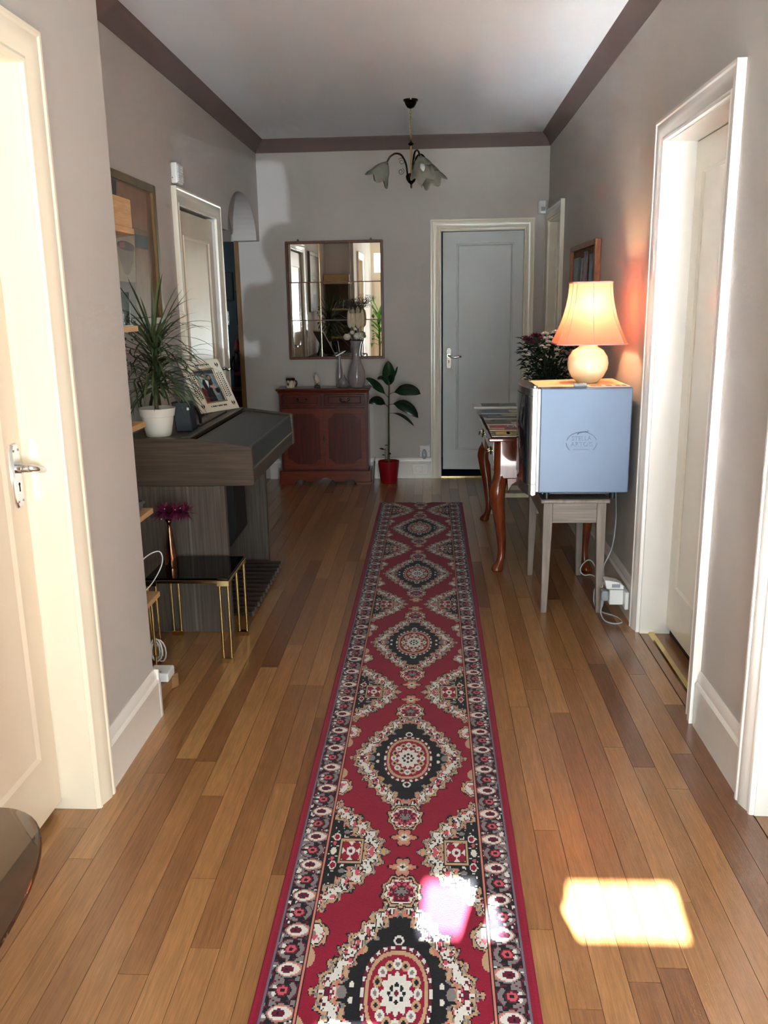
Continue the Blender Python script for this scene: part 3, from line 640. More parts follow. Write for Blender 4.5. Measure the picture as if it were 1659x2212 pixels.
for k in range(22):
    h = .004+.016*max(0, math.sin(k*2.1))**2; a0, a1 = 2*PI*k/22, 2*PI*(k+1)/22
    gz_.add([(-1.149+.0366*math.cos(a0), 7.05+.0366*math.sin(a0), ZS+.062), (-1.149+.0366*math.cos(a1), 7.05+.0366*math.sin(a1), ZS+.062), (-1.149+.0366*math.cos((a0+a1)/2), 7.05+.0366*math.sin((a0+a1)/2), ZS+.062-h)], [(0, 1, 2)])
DGL = mat('dark_glaze', (34, 24, 20), .25, var=.1)
obj('glazed_rim', gz_, DGL, t, smooth=40, solid=.002)
obj('motif', MB().ball((-1.163, 7.0155, ZS+.030), (.007, .002, .013), 10, 6), DGL, t, smooth=60)
obj('handle', MB().tube(smooth_path([(-1.114, 7.05, ZS+.055), (-1.100, 7.05, ZS+.05), (-1.097, 7.05, ZS+.03), (-1.106, 7.05, ZS+.012), (-1.115, 7.05, ZS+.010)], 4), .005, 8), DGL, t, smooth=60)
t = thing('shell_ornament', 'pale shell mounted on a small black stand on the sideboard', 'ornament', (-.928, 7.03, ZS))
obj('stand', MB().box(-.951, -.905, 7.01, 7.05, ZS, ZS+.018), BLACK, t, bevel=.002)
obj('pin', MB().tube([(-.928, 7.03, ZS+.016), (-.928, 7.03, ZS+.04)], .003, 6), BLACK, t)
sh = MB(); rings = []
for k in range(12):
    u = k/11; r = .021*math.sin(PI*min(1, u*1.02+.04))**.75+.001; rings.append([(-.928+r*math.cos(a)*(1+.08*math.cos(5*a))-.006*u, 7.03+r*.7*math.sin(a), ZS+.034+.078*u) for a in (2*PI*q/16 for q in range(16))])
obj('shell', sh.loft(rings), mat('shell_cream', (206, 192, 170), .4, var=.12, vscale=30), t, smooth=60)
# glazed picture leaning in the gap beside the sideboard
mbk = MB().loft([[(x_, y_, z_) for x_, z_ in ((-.488, .004), (-.482, .004), (-.468, .19), (-.474, .19))] for y_ in (6.96, 7.13)])
t = thing('leaning_pane', 'small glazed frame leaning in the gap between sideboard and skirting', 'frame', (-.48, 7.05, 0))
obj('pane', mbk, mat('pane_grey', (120, 128, 130), .08, var=.1, coat=.6), t)
obj('edge_strip', MB().tube([(-.478, 6.958, .002), (-.464, 6.958, .192)], .004, 6), STEEL, t)

# ------------------------------------------------------------------ rubber plant in a red pot
px_, py_ = -.352, 6.985
t = thing('rubber_plant', 'young rubber plant with broad dark leaves in a red pot by the far wall', 'plant', (px_, py_, 0))
obj('pot', MB().lathe([(.001, 0), (.064, 0), (.067, .004), (.086, .165), (.088, .185), (.083, .185), (.079, .168), (.001, .166)], 32, (px_, py_, 0), cap=False), mat('red_glazed_pot', (140, 14, 26), .35, var=.05, vscale=10), t, smooth=35)
obj('soil', MB().lathe([(.001, .160), (.081, .158)], 20, (px_, py_, 0)), mat('potting_soil', (42, 32, 24), .95, bump=.6, bscale=90), t)
STEMM = mat('rubber_plant_stem', (74, 78, 44), .6, var=.15, vscale=20)
RUB = leaf_mat('rubber_leaf', (20, 40, 26), (34, 62, 34), .22)
spine = smooth_path([(px_, py_, .15), (px_+.004, py_, .35), (px_+.006, py_, .55), (px_+.012, py_, .78), (px_+.014, py_, .83)], 4)
obj('stem', MB().tube(spine, [.0085-.003*i/len(spine) for i in range(len(spine))], 8), STEMM, t, smooth=60)
def rub(base, tip, w, up, droop=.02, nm='leaf', tl=.22, fold=.18):
    b, e = Vector(base), Vector(tip); pts, ws = [], []
    for i in range(13):
        u = i/12; p = b.lerp(e, u); p.z += droop*4*u*(1-u); pts.append(p)
        s = 0 if u < tl else (u-tl)/(1-tl); ws.append(.0022 if u < tl else max(.0022, w*(math.sin(PI*s**.85))**.62) if s < 1 else .0005)
    obj(nm, MB().blade(pts, ws, up, fold), RUB, t, smooth=60, solid=.0012)
sx, sy_ = px_+.012, py_
rub((sx, sy_, .73), (-.085, 6.93, .735), .060, (.1, -.75, .7), .03)
rub((sx-.004, sy_, .645), (-.105, 6.92, .545), .052, (.1, -.8, .6), .045)
rub((sx-.006, sy_, .575), (-.14, 6.93, .478), .020, (0, -.35, .95), .035)
rub((sx-.002, sy_, .70), (-.525, 6.93, .868), .036, (.3, -.85, .45), .012)
rub((sx-.006, sy_, .625), (-.50, 6.92, .665), .040, (.2, -.8, .55), .035)
rub((sx, sy_, .80), (-.342, 6.955, 1.0), .052, (.05, -1, .1), 0, tl=.02)
rub((sx, sy_, .81), (-.268, 6.975, .955), .016, (.3, -.8, -.3), -.004, tl=.2)
rub((sx, sy_, .80), (-.430, 6.93, .855), .026, (0, -.7, .7), .03, tl=.02)
rub((sx-.004, sy_, .83), (-.300, 6.95, .86), .03, (.1, -.9, .3), .01, tl=.05)
sp2 = [(px_-.022, py_-.01, .16), (px_-.028, py_-.012, .24), (px_-.024, py_-.012, .29)]
obj('side_shoot', MB().tube(smooth_path(sp2, 4), .0025, 6), STEMM, t)
rub((px_-.026, py_-.012, .275), (px_-.072, py_-.03, .292), .008, (0, -.8, .6), .004, 'shoot_leaf')
rub((px_-.027, py_-.012, .232), (px_-.052, py_-.03, .238), .005, (0, -.8, .6), .003, 'shoot_leaf')
rub((px_+.0, py_-.012, .315), (px_-.03, py_-.03, .318), .004, (0, -.8, .6), .002, 'shoot_leaf')
rub((px_+.0, py_-.012, .25), (px_+.022, py_-.03, .244), .008, (0, -.8, .6), .002, 'shoot_leaf')
# plug socket with an air freshener
t = thing('wall_socket', 'white plug socket on the far wall above the skirting', 'socket', (-.054, YF, .227))
obj('plate', MB().box(-.097, -.011, YF-.009, YF-.001, .181, .276), WPLAS, t, bevel=.003)
for xx in (-.088, -.022): obj('screw', MB().tube([(xx, YF-.0105, .228), (xx, YF-.008, .228)], .0035, 8), STEEL, t)
t = thing('air_freshener', 'pale plug-in air freshener in the far wall socket', 'air freshener', (-.06, YF-.02, .175))
obj('body', MB().ball((-.06, YF-.032, .208), (.021, .022, .042), 16, 10), mat('frosted_grey', (176, 180, 182), .3, var=.02), t, smooth=70)
obj('vent', MB().box(-.066, -.054, YF-.056, YF-.044, .195, .215), WPLAS, t, bevel=.003)
# alarm motion sensor in the corner
t = thing('motion_sensor', 'small white motion sensor box high in the far right corner', 'sensor', (.873, 7.14, 2.104))
obj('case', MB().prism([(.838, 7.168), (.838, 7.148), (.855, 7.128), (.893, 7.128), (.912, 7.148), (.912, 7.168)], 'z', 2.106, 2.205), WPLAS, t, bevel=.004)
obj('lens', MB().box(.858, .89, 7.1255, 7.129, 2.125, 2.155), GPLAS, t)
obj('bracket', MB().box(.862, .888, 7.165, YF-.001, 2.13, 2.18), WPLAS, t)
def px(u, v, ax, val):
    """photo pixel -> point on the plane axis = value"""
    d = r2*(u-829.5)+d2*(v-1106)+fwd*F_PX; o = Vector((0, 0, CAM_H)); return o+d*((val-o[ax])/d[ax])
# ------------------------------------------------------------------ electric organ
OY0, OY1 = 3.65, 4.80
t = thing('electric_organ', 'grey-brown wooden electric organ with a black closed lid against the left wall', 'organ', (-1.05, 4.2, 0))
side = [(-1.362, .681), (-1.362, .893), (-1.05, .890), (-.785, .856), (-.776, .848), (-.772, .69), (-.78, .681)]
obj('end_cheek', MB().prism(side, 'y', OY0, OY0+.022), ORGANH, t, bevel=.003)
obj('end_cheek', MB().prism(side, 'y', OY1-.022, OY1), ORGANH, t, bevel=.003)
obj('key_bed', MB().box(-1.36, -.79, OY0+.022, OY1-.022, .683, .70), ORGANH, t)
obj('front_rail', MB().box(-.80, -.782, OY0+.022, OY1-.022, .684, .748), ORGANH, t, bevel=.002)
obj('silver_strip', MB().box(-.80, -.777, OY0+.022, OY1-.022, .749, .758), mat('brushed_trim', (150, 142, 126), .35, 1, var=.05), t, bevel=.001)
LID = mat('smoked_lid', (22, 24, 24), .28, var=.1, vscale=2, spec=.35)
obj('lid_front', MB().prism([(-.787, .758), (-.781, .758), (-.790, .842), (-.797, .842)], 'y', OY0+.023, OY1-.023), LID, t, bevel=.001)
obj('lid', MB().prism([(-.790, .842), (-.790, .848), (-1.035, .878), (-1.035, .872)], 'y', OY0+.023, OY1-.023), LID, t, bevel=.001)
obj('lid_edge', MB().box(-.795, -.788, OY0+.023, OY1-.023, .8475, .8505), mat('lid_edge_metal', (110, 106, 96), .3, 1), t)
obj('top_panel', MB().box(-1.362, -1.06, OY0+.022, OY1-.022, .868, .886), ORGANH, t, bevel=.002)
obj('music_ledge', MB().box(-1.088, -1.05, OY0+.022, OY1-.022, .886, .896), ORGANV, t, bevel=.002)
obj('music_rest', MB().box(-1.16, -1.105, 4.05, 4.62, .886, .899), ORGANH, t, bevel=.002)
for yy, nm in ((OY0, 'side_panel'), (4.67, 'side_panel')):
    xf = -.905 if yy == OY0 else -.925
    obj(nm, MB().box(-1.362, xf, yy, yy+.03, .0, .681), ORGANV, t, bevel=.002)
obj('pale_strip', MB().box(-1.075, -1.066, OY0-.003, OY0, .01, .678), mat('pale_strip_tone', (108, 98, 88), .4), t)  # thin pale upright strip down the near end panel
obj('kick_panel', MB().box(-1.20, -1.185, OY0+.03, 4.67, .09, .681), mat('dark_speaker_panel', (40, 32, 26), .7, var=.1), t)
obj('back_panel', MB().box(-1.362, -1.35, OY0+.03, 4.67, .02, .681), ORGANV, t)
obj('expression_box', MB().prism([(-1.185, .681), (-.972, .681), (-.967, .33), (-1.09, .17), (-1.185, .17)], 'y', 4.10, 4.34), mat('organ_black_box', (20, 19, 18), .6), t, bevel=.003)
obj('castor', MB().box(-.985, -.94, 4.655, 4.675, 0, .03), BLACK, t)
obj('power_button', MB().box(-.7818, -.779, 4.70, 4.715, .715, .728), BLACK, t)
PED = mat('pedal_wood', (60, 46, 40), .35, var=.1, vscale=8)
for k in range(13):
    y = 3.80+.0675*k
    if y > 4.64: break
    p = obj('pedal', MB().box(-1.185, -.846, y-.012, y+.012, .028, .046), PED, t, bevel=.003)
    obj('pedal_tip', MB().box(-.8462, -.838, y-.011, y+.011, .024, .047), STEEL, p)
obj('pedal_rail', MB().box(-1.185, -1.0, 3.70, 4.66, 0, .028), mat('pedal_rail_black', (30, 26, 24), .7), t)

# white-potted dracaena on the organ
cx0, cy0, cz0 = -1.222, 3.785, .886
t = thing('dracaena_plant', 'spiky striped dracaena in a plain white pot on the organ', 'plant', (cx0, cy0, cz0))
obj('pot', MB().lathe([(.001, 0), (.053, 0), (.056, .004), (.071, .088), (.0745, .09), (.0805, .124), (.083, .126), (.0785, .127), (.071, .112), (.001, .108)], 36, (cx0, cy0, cz0), cap=False), mat('white_plastic_pot', (232, 228, 214), .45, var=.03, vscale=5), t, smooth=30)
obj('soil', MB().lathe([(.001, .103), (.073, .101)], 20, (cx0, cy0, cz0)), bpy.data.materials['potting_soil'], t)
stem = [(cx0, cy0, cz0+.10), (cx0-.003, cy0, cz0+.22), (cx0+.004, cy0, cz0+.36), (cx0+.012, cy0, cz0+.42)]
obj('stem', MB().tube(smooth_path(stem, 4), .009, 8), mat('dracaena_cane', (112, 98, 70), .8, var=.2, vscale=20), t, smooth=60)
DR = leaf_mat('dracaena_leaf', (44, 58, 32), (98, 110, 70), .45)
rd = random.Random(4)
for k in range(200):
    u = rd.random(); z = cz0+.20+.22*u; a = rd.uniform(0, 2*PI)
    el = math.radians(rd.uniform(-12, 52)+34*(u-.5)*1.2+(22 if k % 6 == 0 else 0)); L = rd.uniform(.22, .37)*(1.0 if u > .3 else .95)
    dr = .9 if el < 1.0 else .35
    d0 = Vector((math.cos(a)*math.cos(el), math.sin(a)*math.cos(el), math.sin(el)))
    p = Vector((cx0+.006, cy0, z)); pts = [p.copy()]; d = d0.copy(); n = 9
    for i in range(n):
        p = p+d*(L/n); pts.append(p.copy()); d = (d+Vector((0, 0, -dr*rd.uniform(.8, 1.3)/n*2.0*(i/n+.25)))).normalized()
    for q in pts:
        if q.x < -1.338: q.x = -1.338+.001*rd.random()
        if q.z < cz0+.03: q.z = cz0+.03
        r_ = math.hypot(q.x-cx0, q.y-cy0)
        if q.z < cz0+.135 and r_ < .088:
            s_ = .088/max(r_, 1e-3); q.x = max(-1.338, cx0+(q.x-cx0)*s_); q.y = cy0+(q.y-cy0)*s_
    for q in pts:
        if q.x > -1.21 and q.y > 3.86 and q.z < 1.04: q.z = 1.04
    w = rd.uniform(.0045, .0075)
    obj('leaf', MB().blade(pts, [w*(.55+.45*math.sin(PI*min(1, i/n*1.4+.15))) if i < n*.6 else w*(1-(i-n*.6)/(n*.4+.02))**.8 for i in range(n+1)], (0, 0, 1), .25), DR, t, smooth=60)
# black radio box and a small bracket behind it
t = thing('portable_speaker', 'dark blue-black box with a small pale tag beside the white plant pot', 'speaker', (-1.135, 3.935, .886))
obj('case', MB().loft([[(a, b, z) for a, b in ((-1.176-k, 3.895), (-1.10-k, 3.905), (-1.095-k, 3.975), (-1.172-k, 3.965))] for z, k in ((.886, 0), (1.012, .012), (1.022, .018))]), mat('navy_black_case', (30, 36, 44), .5, var=.08), t, bevel=.004)
obj('tag', MB().box(-1.121, -1.111, 3.9, 3.903, .985, .997), PAPER, t)
t = thing('music_stand_clip', 'small black metal clip standing behind the dark box on the organ', 'clip', (-1.12, 4.06, .886))
obj('bracket', MB().tube(smooth_path([(-1.155, 4.03, .886), (-1.15, 4.04, .96), (-1.135, 4.06, .985), (-1.115, 4.08, .95), (-1.11, 4.09, .886)], 4), .007, 6), BLACK, t, smooth=60)
obj('arm', MB().tube([(-1.15, 4.04, .96), (-1.17, 4.0, 1.02)], .005, 6), BLACK, t)
# photo in a white fretwork frame, leaning back
P1, P2 = Vector((-1.204, 4.452, .897)), Vector((-1.062, 4.701, .897)); eL = (P2-P1).normalized(); nn = Vector((eL.y, -eL.x, 0)); tl = .5
up = Vector((0, 0, math.cos(tl)))-nn*math.sin(tl); fn = eL.cross(up).normalized(); fn = fn if fn.dot(nn) > 0 else -fn
FW, FH = .287, .30
FM = lambda a, b, c: P1+eL*a+up*b+fn*c
t = thing('framed_photograph', 'white fretwork photo frame leaning back on the organ', 'photo frame', tuple((P1+P2)/2))
WFR = mat('frame_white_paint', (232, 224, 204), .5, var=.03); SLOT = mat('fret_slot_black', (24, 18, 16), .9, var=0)
bw = .072
for b in ((0, bw, 0, FH), (FW-bw, FW, 0, FH), (bw, FW-bw, 0, bw*.8), (bw, FW-bw, FH-bw*.8, FH)): obj('frame_board', mbox(FM, *b, 0, .009), WFR, t)
obj('inner_bead', moulding(lambda a, b, c: FM(a, b, c+.009), bw-.008, FW-bw+.008, bw*.8-.008, FH-bw*.8+.008, .008, .003), mat('bead_gold', (170, 138, 90), .4), t)
for s0 in (0, FW-bw):
    for col_ in (.020, .036, .050):
        for k in range(13):
            z = .078+k*.0112
            if col_ == .036 and k: continue
            sl = mbox(FM, s0+col_-.005, s0+col_+.005, z, z+.0055, .0088, .0097) if col_ != .036 else mbox(FM, s0+col_-.0014, s0+col_+.0014, .07, .225, .0088, .0097)
            obj('fret_slot', sl, SLOT, t)
for z0_ in (.026, FH-.032):
    for k in range(9):
        a = .085+k*.0135; obj('fret_slot', mbox(FM, a, a+(.010 if k % 3 else .005), z0_, z0_+.0075, .0088, .0097), SLOT, t)
for a in (.028, FW-.028):
    for z in (.035, FH-.035):
        for s in (-1, 1): obj('fret_corner', MB().add([FM(a+s*.003, z-.016, .0096), FM(a+s*.013, z+.002, .0096), FM(a+s*.008, z+.016, .0096), FM(a+s*.002, z+.002, .0096)], [(0, 1, 2, 3)]), SLOT, t)
ph = MB(); cols = [(118, 126, 130), (178, 186, 186), (60, 66, 72), (28, 30, 36), (196, 148, 128), (226, 226, 222), (112, 34, 44), (48, 36, 32), (146, 152, 154)]
pm = [mat('photo_print_%d' % i, c, .35, var=.08, vscale=30) for i, c in enumerate(cols)]
pa, pb_, pz0, pz1 = bw-.002, FW-bw+.002, bw*.8-.002, FH-bw*.8+.002; PWd, PHt = pb_-pa, pz1-pz0
def pq(i, pts, lay): ph.slot(i); ph.add([FM(pa+u*PWd, pz0+v*PHt, .004+lay*.0003) for u, v in pts], [tuple(range(len(pts)))])
pq(0, [(0, 0), (1, 0), (1, 1), (0, 1)], 0); pq(1, [(0, .3), (.3, .25), (.45, .8), (.1, .92), (0, .9)], 1); pq(2, [(0, .92), (1, .86), (1, 1), (0, 1)], 1); pq(8, [(.55, .2), (.8, .2), (.85, .85), (.5, .82)], 1)
pq(6, [(0, .0), (.35, 0), (.28, .38), (.12, .48), (0, .42)], 2)
pq(3, [(.22, .0), (.62, 0), (.58, .3), (.6, .58), (.5, .7), (.3, .72), (.2, .6), (.24, .35)], 3); pq(5, [(.42, .42), (.55, .66), (.38, .7)], 4)
pq(7, [(.55, .55), (.6, .78), (.72, .8), (.74, .6), (.66, .5)], 3); pq(2, [(.85, .0), (1, 0), (1, .4), (.88, .45)], 2)
def disc(i, u, v, ru, rv, lay): pq(i, [(u+ru*math.cos(2*PI*k/10), v+rv*math.sin(2*PI*k/10)) for k in range(10)], lay)
disc(7, .36, .83, .085, .075, 4); disc(4, .37, .80, .07, .07, 5); disc(7, .62, .78, .075, .07, 4); disc(4, .63, .745, .06, .06, 5); disc(3, .80, .34, .10, .09, 4)
pq(4, [(.5, .45), (.8, .40), (.82, .45), (.52, .52)], 5)
obj('photograph', ph, pm, t, label='printed photo of two people in evening dress')
obj('backing', mbox(FM, .01, FW-.01, .01, FH-.01, -.006, 0), BLACK, t)
hp = FM(FW/2, FH*.62, -.004); ft = Vector((hp.x-nn.x*.055, hp.y-nn.y*.055, .89))
obj('easel_leg', MB().loft([[q+eL*s for s in (-.03, .03)]+[q+eL*s+fn*-.003 for s in (.03, -.03)] for q in (hp, ft)]), BLACK, t)

# ------------------------------------------------------------------ glass-topped brass table with a copper vase
gx0, gx1, gy0, gy1, gh = -1.175, -.825, 3.30, 3.625, .37
t = thing('glass_side_table', 'small side table with black glass top and paired brass legs', 'side table', ((gx0+gx1)/2, (gy0+gy1)/2, 0))
obj('top', MB().box(gx0+.004, gx1-.004, gy0+.004, gy1-.004, gh-.008, gh), SMOKEB, t, bevel=.001)
for (a, b, c, d) in ((gx0, gx1, gy0, gy0+.008), (gx0, gx1, gy1-.008, gy1), (gx0, gx0+.008, gy0, gy1), (gx1-.008, gx1, gy0, gy1)): obj('rail', MB().box(a, b, c, d, gh-.022, gh-.009), BRASS, t, bevel=.002)
for sx_ in (0, 1):
    for sy2 in (0, 1):
        lx, ly = (gx0+.025, gx1-.025)[sx_], (gy0+.01, gy1-.01)[sy2]
        leg = obj('leg', MB().tube([(lx-.017, ly, .018), (lx-.017, ly, gh-.02)], .0065, 12), BRASS, t, smooth=50)
        obj('rod', MB().tube([(lx+.017, ly, .018), (lx+.017, ly, gh-.02)], .0065, 12), BRASS, leg, smooth=50)
        obj('foot_cap', MB().box(lx-.026, lx+.026, ly-.011, ly+.011, 0, .022), BRASS, leg, bevel=.002)
        obj('corner_cap', MB().box(lx-.026, lx+.026, ly-.011, ly+.011, gh-.034, gh-.0085), BRASS, leg, bevel=.002)
vx2, vy2, vz2 = -1.105, 3.46, gh
t = thing('copper_vase', 'slender copper vase on the black glass table', 'vase', (vx2, vy2, vz2))
obj('body', MB().lathe([(.001, .0), (.027, .0), (.0285, .01), (.024, .06), (.016, .12), (.009, .17), (.0065, .185), (.009, .195), (.014, .208)], 24, (vx2, vy2, vz2), cap=False), mat('copper_lustre', (150, 104, 76), .12, 1, var=.15, vscale=14, rgb2=(92, 64, 50)), t, smooth=60, solid=.002)
obj('neck_beads', MB().lathe([(.006, .184), (.0095, .188), (.006, .192)], 16, (vx2, vy2, vz2)), CHROME, t, smooth=60)
t = thing('feather_flowers', 'magenta feathery artificial flowers in the copper vase', 'flowers', (vx2, vy2, vz2+.19))
rf = random.Random(8); FE = mat('magenta_feather', (126, 16, 66), .7, var=.2, vscale=40, rgb2=(70, 8, 40))
for hx_, hz_, nn_ in ((-.018, .240, 260), (.034, .244, 190), (.068, .240, 130)):
    fm_ = MB()
    for k in range(nn_):
        c = Vector((vx2+hx_, vy2+rf.uniform(-.012, .012), vz2+hz_)); a = rf.uniform(0, 2*PI); el = rf.uniform(-.9, 1.3); L = rf.uniform(.03, .068)
        d = Vector((math.cos(a)*math.cos(el), math.sin(a)*math.cos(el)*.8, math.sin(el)*.8)); e_ = c+d*L+Vector((0, 0, -.006)); fm_.blade([c, c+d*L*.5, e_], [.002, .0042, .0008], (0, .4, 1), .1)
    obj('bloom', fm_, FE, t, kind='stuff')
for dx, dz in ((-.004, .262), (.04, .258), (.062, .264), (-.02, .218)): obj('bead', MB().ball((vx2+dx, vy2-.03, vz2+dz), .0033, 8, 6), CHROME, t, smooth=80)
for dx in (-.01, .02): obj('stem', MB().tube([(vx2, vy2, vz2+.15), (vx2+dx*.3, vy2, vz2+.205), (vx2+dx, vy2, vz2+.25)], .0016, 5), TWIG, t)

# ------------------------------------------------------------------ oak shelf unit on the return of the near wall
sy0, sy1, sx0, sx1 = YB+.02, 3.10, -1.362, -1.046
t = thing('shelf_unit', 'light oak open shelf unit behind the projecting wall', 'shelf unit', ((sx0+sx1)/2, (sy0+sy1)/2, 0))
obj('back_panel', MB().box(sx0, sx1-.02, sy0, sy0+.012, .06, 1.82), mat('shelf_back_brown', (84, 62, 44), .6, var=.05), t)
for z in (1.385, 1.042, .715, .385): obj('shelf', MB().box(sx0, sx1, sy0+.012, sy1, z-.02, z), OAK, t, bevel=.001)
obj('top_box', MB().box(sx0, sx1+.008, sy0+.012, sy1, 1.715, 1.81), OAK, t, bevel=.002)
obj('top_box_lip', MB().box(sx0, sx1+.012, sy0+.012, sy1+.004, 1.695, 1.715), OAK, t, bevel=.001)
obj('base_board', MB().prism([(sx0, sy0), (sx1+.03, sy0)]+[(sx1+.03+.03*math.sin(q), sy1-.06+.06*(1-math.cos(q))*0+.05*math.sin(q)) for q in (0.2, .6, 1.0)]+[(sx1+.03, sy1+.0), (sx1-.03, sy1+.01), (sx0, sy1+.01)], 'z', 0, .055), mat('base_board_brown', (150, 110, 74), .5, var=.06), t, bevel=.004)
obj('support_rod', MB().tube([(sx1-.03, sy1-.02, .055), (sx1-.03, sy1-.02, .366)], .0055, 10), BRASS, t, smooth=50)
obj('support_rod', MB().tube([(sx0+.03, sy1-.02, .055), (sx0+.03, sy1-.02, .366)], .0055, 10), BRASS, t, smooth=50)
def tumbler(label, x, y, z, h, r, stem=False):
    pr = [(.001, 0), (r, 0), (r*1.05, h*.3), (r*1.12, h)] if not stem else [(.001, 0), (r, .002), (.004, .01), (.0035, h*.45), (r*.7, h*.55), (r, h*.75), (r*.85, h)]
    tag(obj('drinking_glass', MB().lathe(pr, 20, (0, 0, 0), cap=False), CLEAR, smooth=50, solid=.0012, loc=None), label, 'glass').location = (x, y, z)
tumbler('tall straight drinking glass at the end of the upper oak shelf', -1.083, 3.06, 1.386, .115, .023)
tumbler('stemmed wine glass on the upper oak shelf', -1.19, 3.0, 1.386, .16, .032, True)
tumbler('short tumbler on the upper oak shelf between the other glasses', -1.145, 3.04, 1.386, .085, .028)
tag(obj('shelf_mat', MB().box(-1.33, -1.06, 2.87, 3.09, 1.3852, 1.3872), PAPER), 'thin white cloth mat on the upper oak shelf', 'mat')
t = thing('gravy_bowl', 'small dark grey pouring bowl on the third oak shelf', 'bowl', (-1.10, 3.03, .716))
obj('bowl', MB().lathe([(.001, 0), (.022, 0), (.035, .014), (.04, .04)], 22, (-1.10, 3.03, .716), cap=False), mat('pewter_grey', (92, 90, 88), .35, var=.08), t, smooth=60, solid=.003)
obj('spout', MB().loft([[(-1.07, 3.02, .735), (-1.07, 3.04, .735), (-1.068, 3.03, .755)], [(-1.05, 3.027, .752), (-1.05, 3.033, .752), (-1.05, 3.03, .758)]]), mat('pewter_dark', (92, 90, 88), .35), t)
tag(obj('white_saucer', MB().lathe([(.001, 0), (.02, 0), (.048, .01), (.05, .012)], 24, (0, 0, 0), cap=False), WPLAS, smooth=60, solid=.002), 'white saucer standing upright behind the grey pouring bowl', 'saucer')
so = bpy.data.objects['white_saucer']; so.location = (-1.12, 2.95, .765); so.rotation_euler = (PI/2-.2, 0, .3)
obj('glass_stopper', MB().ball((0, 0, .012), .008, 10, 7).tube([(0, 0, 0), (0, 0, .008)], .004, 8), CHROME, loc=(-1.085, 3.075, .716), smooth=80, label='tiny silver knob beside the grey pouring bowl', cat='stopper')
t = thing('power_adapter', 'white power adapter brick on the brown base board of the shelf unit', 'adapter', (-1.03, 3.06, .055))
obj('body', MB().box(-1.085, -1.004, 2.99, 3.075, .056, .092), WPLAS, t, bevel=.005, seg=2)
obj('indicator', MB().box(-1.04, -1.034, 3.0, 3.006, .0915, .0928), GPLAS, t)
WCAB = mat('white_cable', (222, 222, 216), .5, var=0); GCAB = mat('grey_cable', (168, 170, 168), .5, var=0)
tag(obj('white_cable', MB().tube(smooth_path([(-1.10, 3.0, .39), (-1.06, 3.06, .43), (-1.035, 3.12, .49), (-1.045, 3.13, .535), (-1.08, 3.08, .53), (-1.11, 3.02, .49), (-1.13, 2.95, .40)], 6), .0024, 6), WCAB, smooth=60), 'thin white cable looping above the lowest oak shelf', 'cable')
tag(obj('coiled_cable', MB().tube([(-1.125+.022*math.cos(q*.5)+.01*math.sin(q*.21), 3.24+.03*math.sin(q*.13), .012+.004*q*.25+.045*(1+math.sin(q*.5))) for q in range(44)], .0036, 6), WCAB, smooth=60), 'coiled white flex on the floor behind the shelf unit', 'cable')

# ------------------------------------------------------------------ left wall: picture and alarm sounder
py0, py1, pz0, pz1 = 3.50, 4.42, 1.365, 2.025
t = thing('abstract_picture', 'large framed abstract print with a vase shape on the left wall', 'picture', (XL, (py0+py1)/2, pz0))
OLV = mat('olive_gold_frame', (112, 98, 68), .4, var=.06, vscale=9); GLD = mat('gilt_slip', (146, 116, 78), .45, .15, var=.05)
MPc = lambda a, b, c: (XL+c, a, b)
fw2 = .035
for b in ((py0, py0+fw2, pz0, pz1), (py1-fw2, py1, pz0, pz1), (py0+fw2, py1-fw2, pz1-fw2, pz1), (py0+fw2, py1-fw2, pz0, pz0+fw2)): obj('frame_rail', mbox(MPc, *b, .001, .026), OLV, t, bevel=.003)
for b in ((py0+fw2, py0+fw2+.006, pz0+fw2, pz1-fw2), (py1-fw2-.006, py1-fw2, pz0+fw2, pz1-fw2)): obj('gilt_slip', mbox(MPc, *b, .004, .022), GLD, t)
pr = MB(); pcols = [(128, 100, 78), (62, 66, 66), (150, 114, 90), (158, 144, 116), (122, 106, 88), (78, 52, 52), (56, 70, 72), (74, 55, 52), (128, 78, 72), (138, 108, 80), (90, 76, 60)]
prm = [mat('print_ink_%d' % i, c, .4, var=.07, vscale=14) for i, c in enumerate(pcols)]
def pp(i, pts, lay):
    pr.slot(i); pr.add([(XL+.010+.0004*lay, min(max(a, py0+fw2), py1-fw2), min(max(b, pz0+fw2), pz1-fw2)) for a, b in pts], [tuple(range(len(pts)))])
def pw(i, pxs, lay):
    q = [px(u, v, 0, XL+.011) for u, v in pxs]; pp(i, [(p.y, p.z) for p in q], lay)
pp(0, [(py0, pz0), (py1, pz0), (py1, pz1), (py0, pz1)], 0)
pp(10, [(py0, pz0), (3.75, pz0), (3.75, pz1), (py0, pz1)], 1)
pw(1, [(225, 376), (251, 391), (251, 426), (225, 416)], 2); pw(2, [(251, 391), (316, 419), (318, 500), (255, 478)], 1)
pw(3, [(245, 515), (291, 508), (294, 610), (250, 607)], 2); pw(6, [(291, 505), (320, 512), (320, 539), (293, 534)], 3)
pw(9, [(293, 536), (320, 541), (325, 690), (298, 690)], 1)
pw(4, [(253, 530), (289, 540), (288, 565), (281, 590), (277, 594), (270, 592), (259, 560)], 4)
cc_ = (271, 531); pw(5, [(cc_[0]+19*math.cos(q)-3*math.sin(q)*0, cc_[1]+10*math.sin(q)+5*math.cos(q)) for q in (2*PI*k/16 for k in range(16))], 5)
pw(8, [(257, 524), (268, 522), (270, 536), (258, 534)], 6)
pw(7, [(254, 608), (292, 610), (297, 691), (258, 691)], 3)
obj('print', pr, prm, t, label='muted abstract print')
obj('backing', mbox(MPc, py0+.01, py1-.01, pz0+.01, pz1-.01, .001, .009), OLV, t)
ay0, ay1, az0, az1 = 4.785, 4.90, 2.085, 2.19
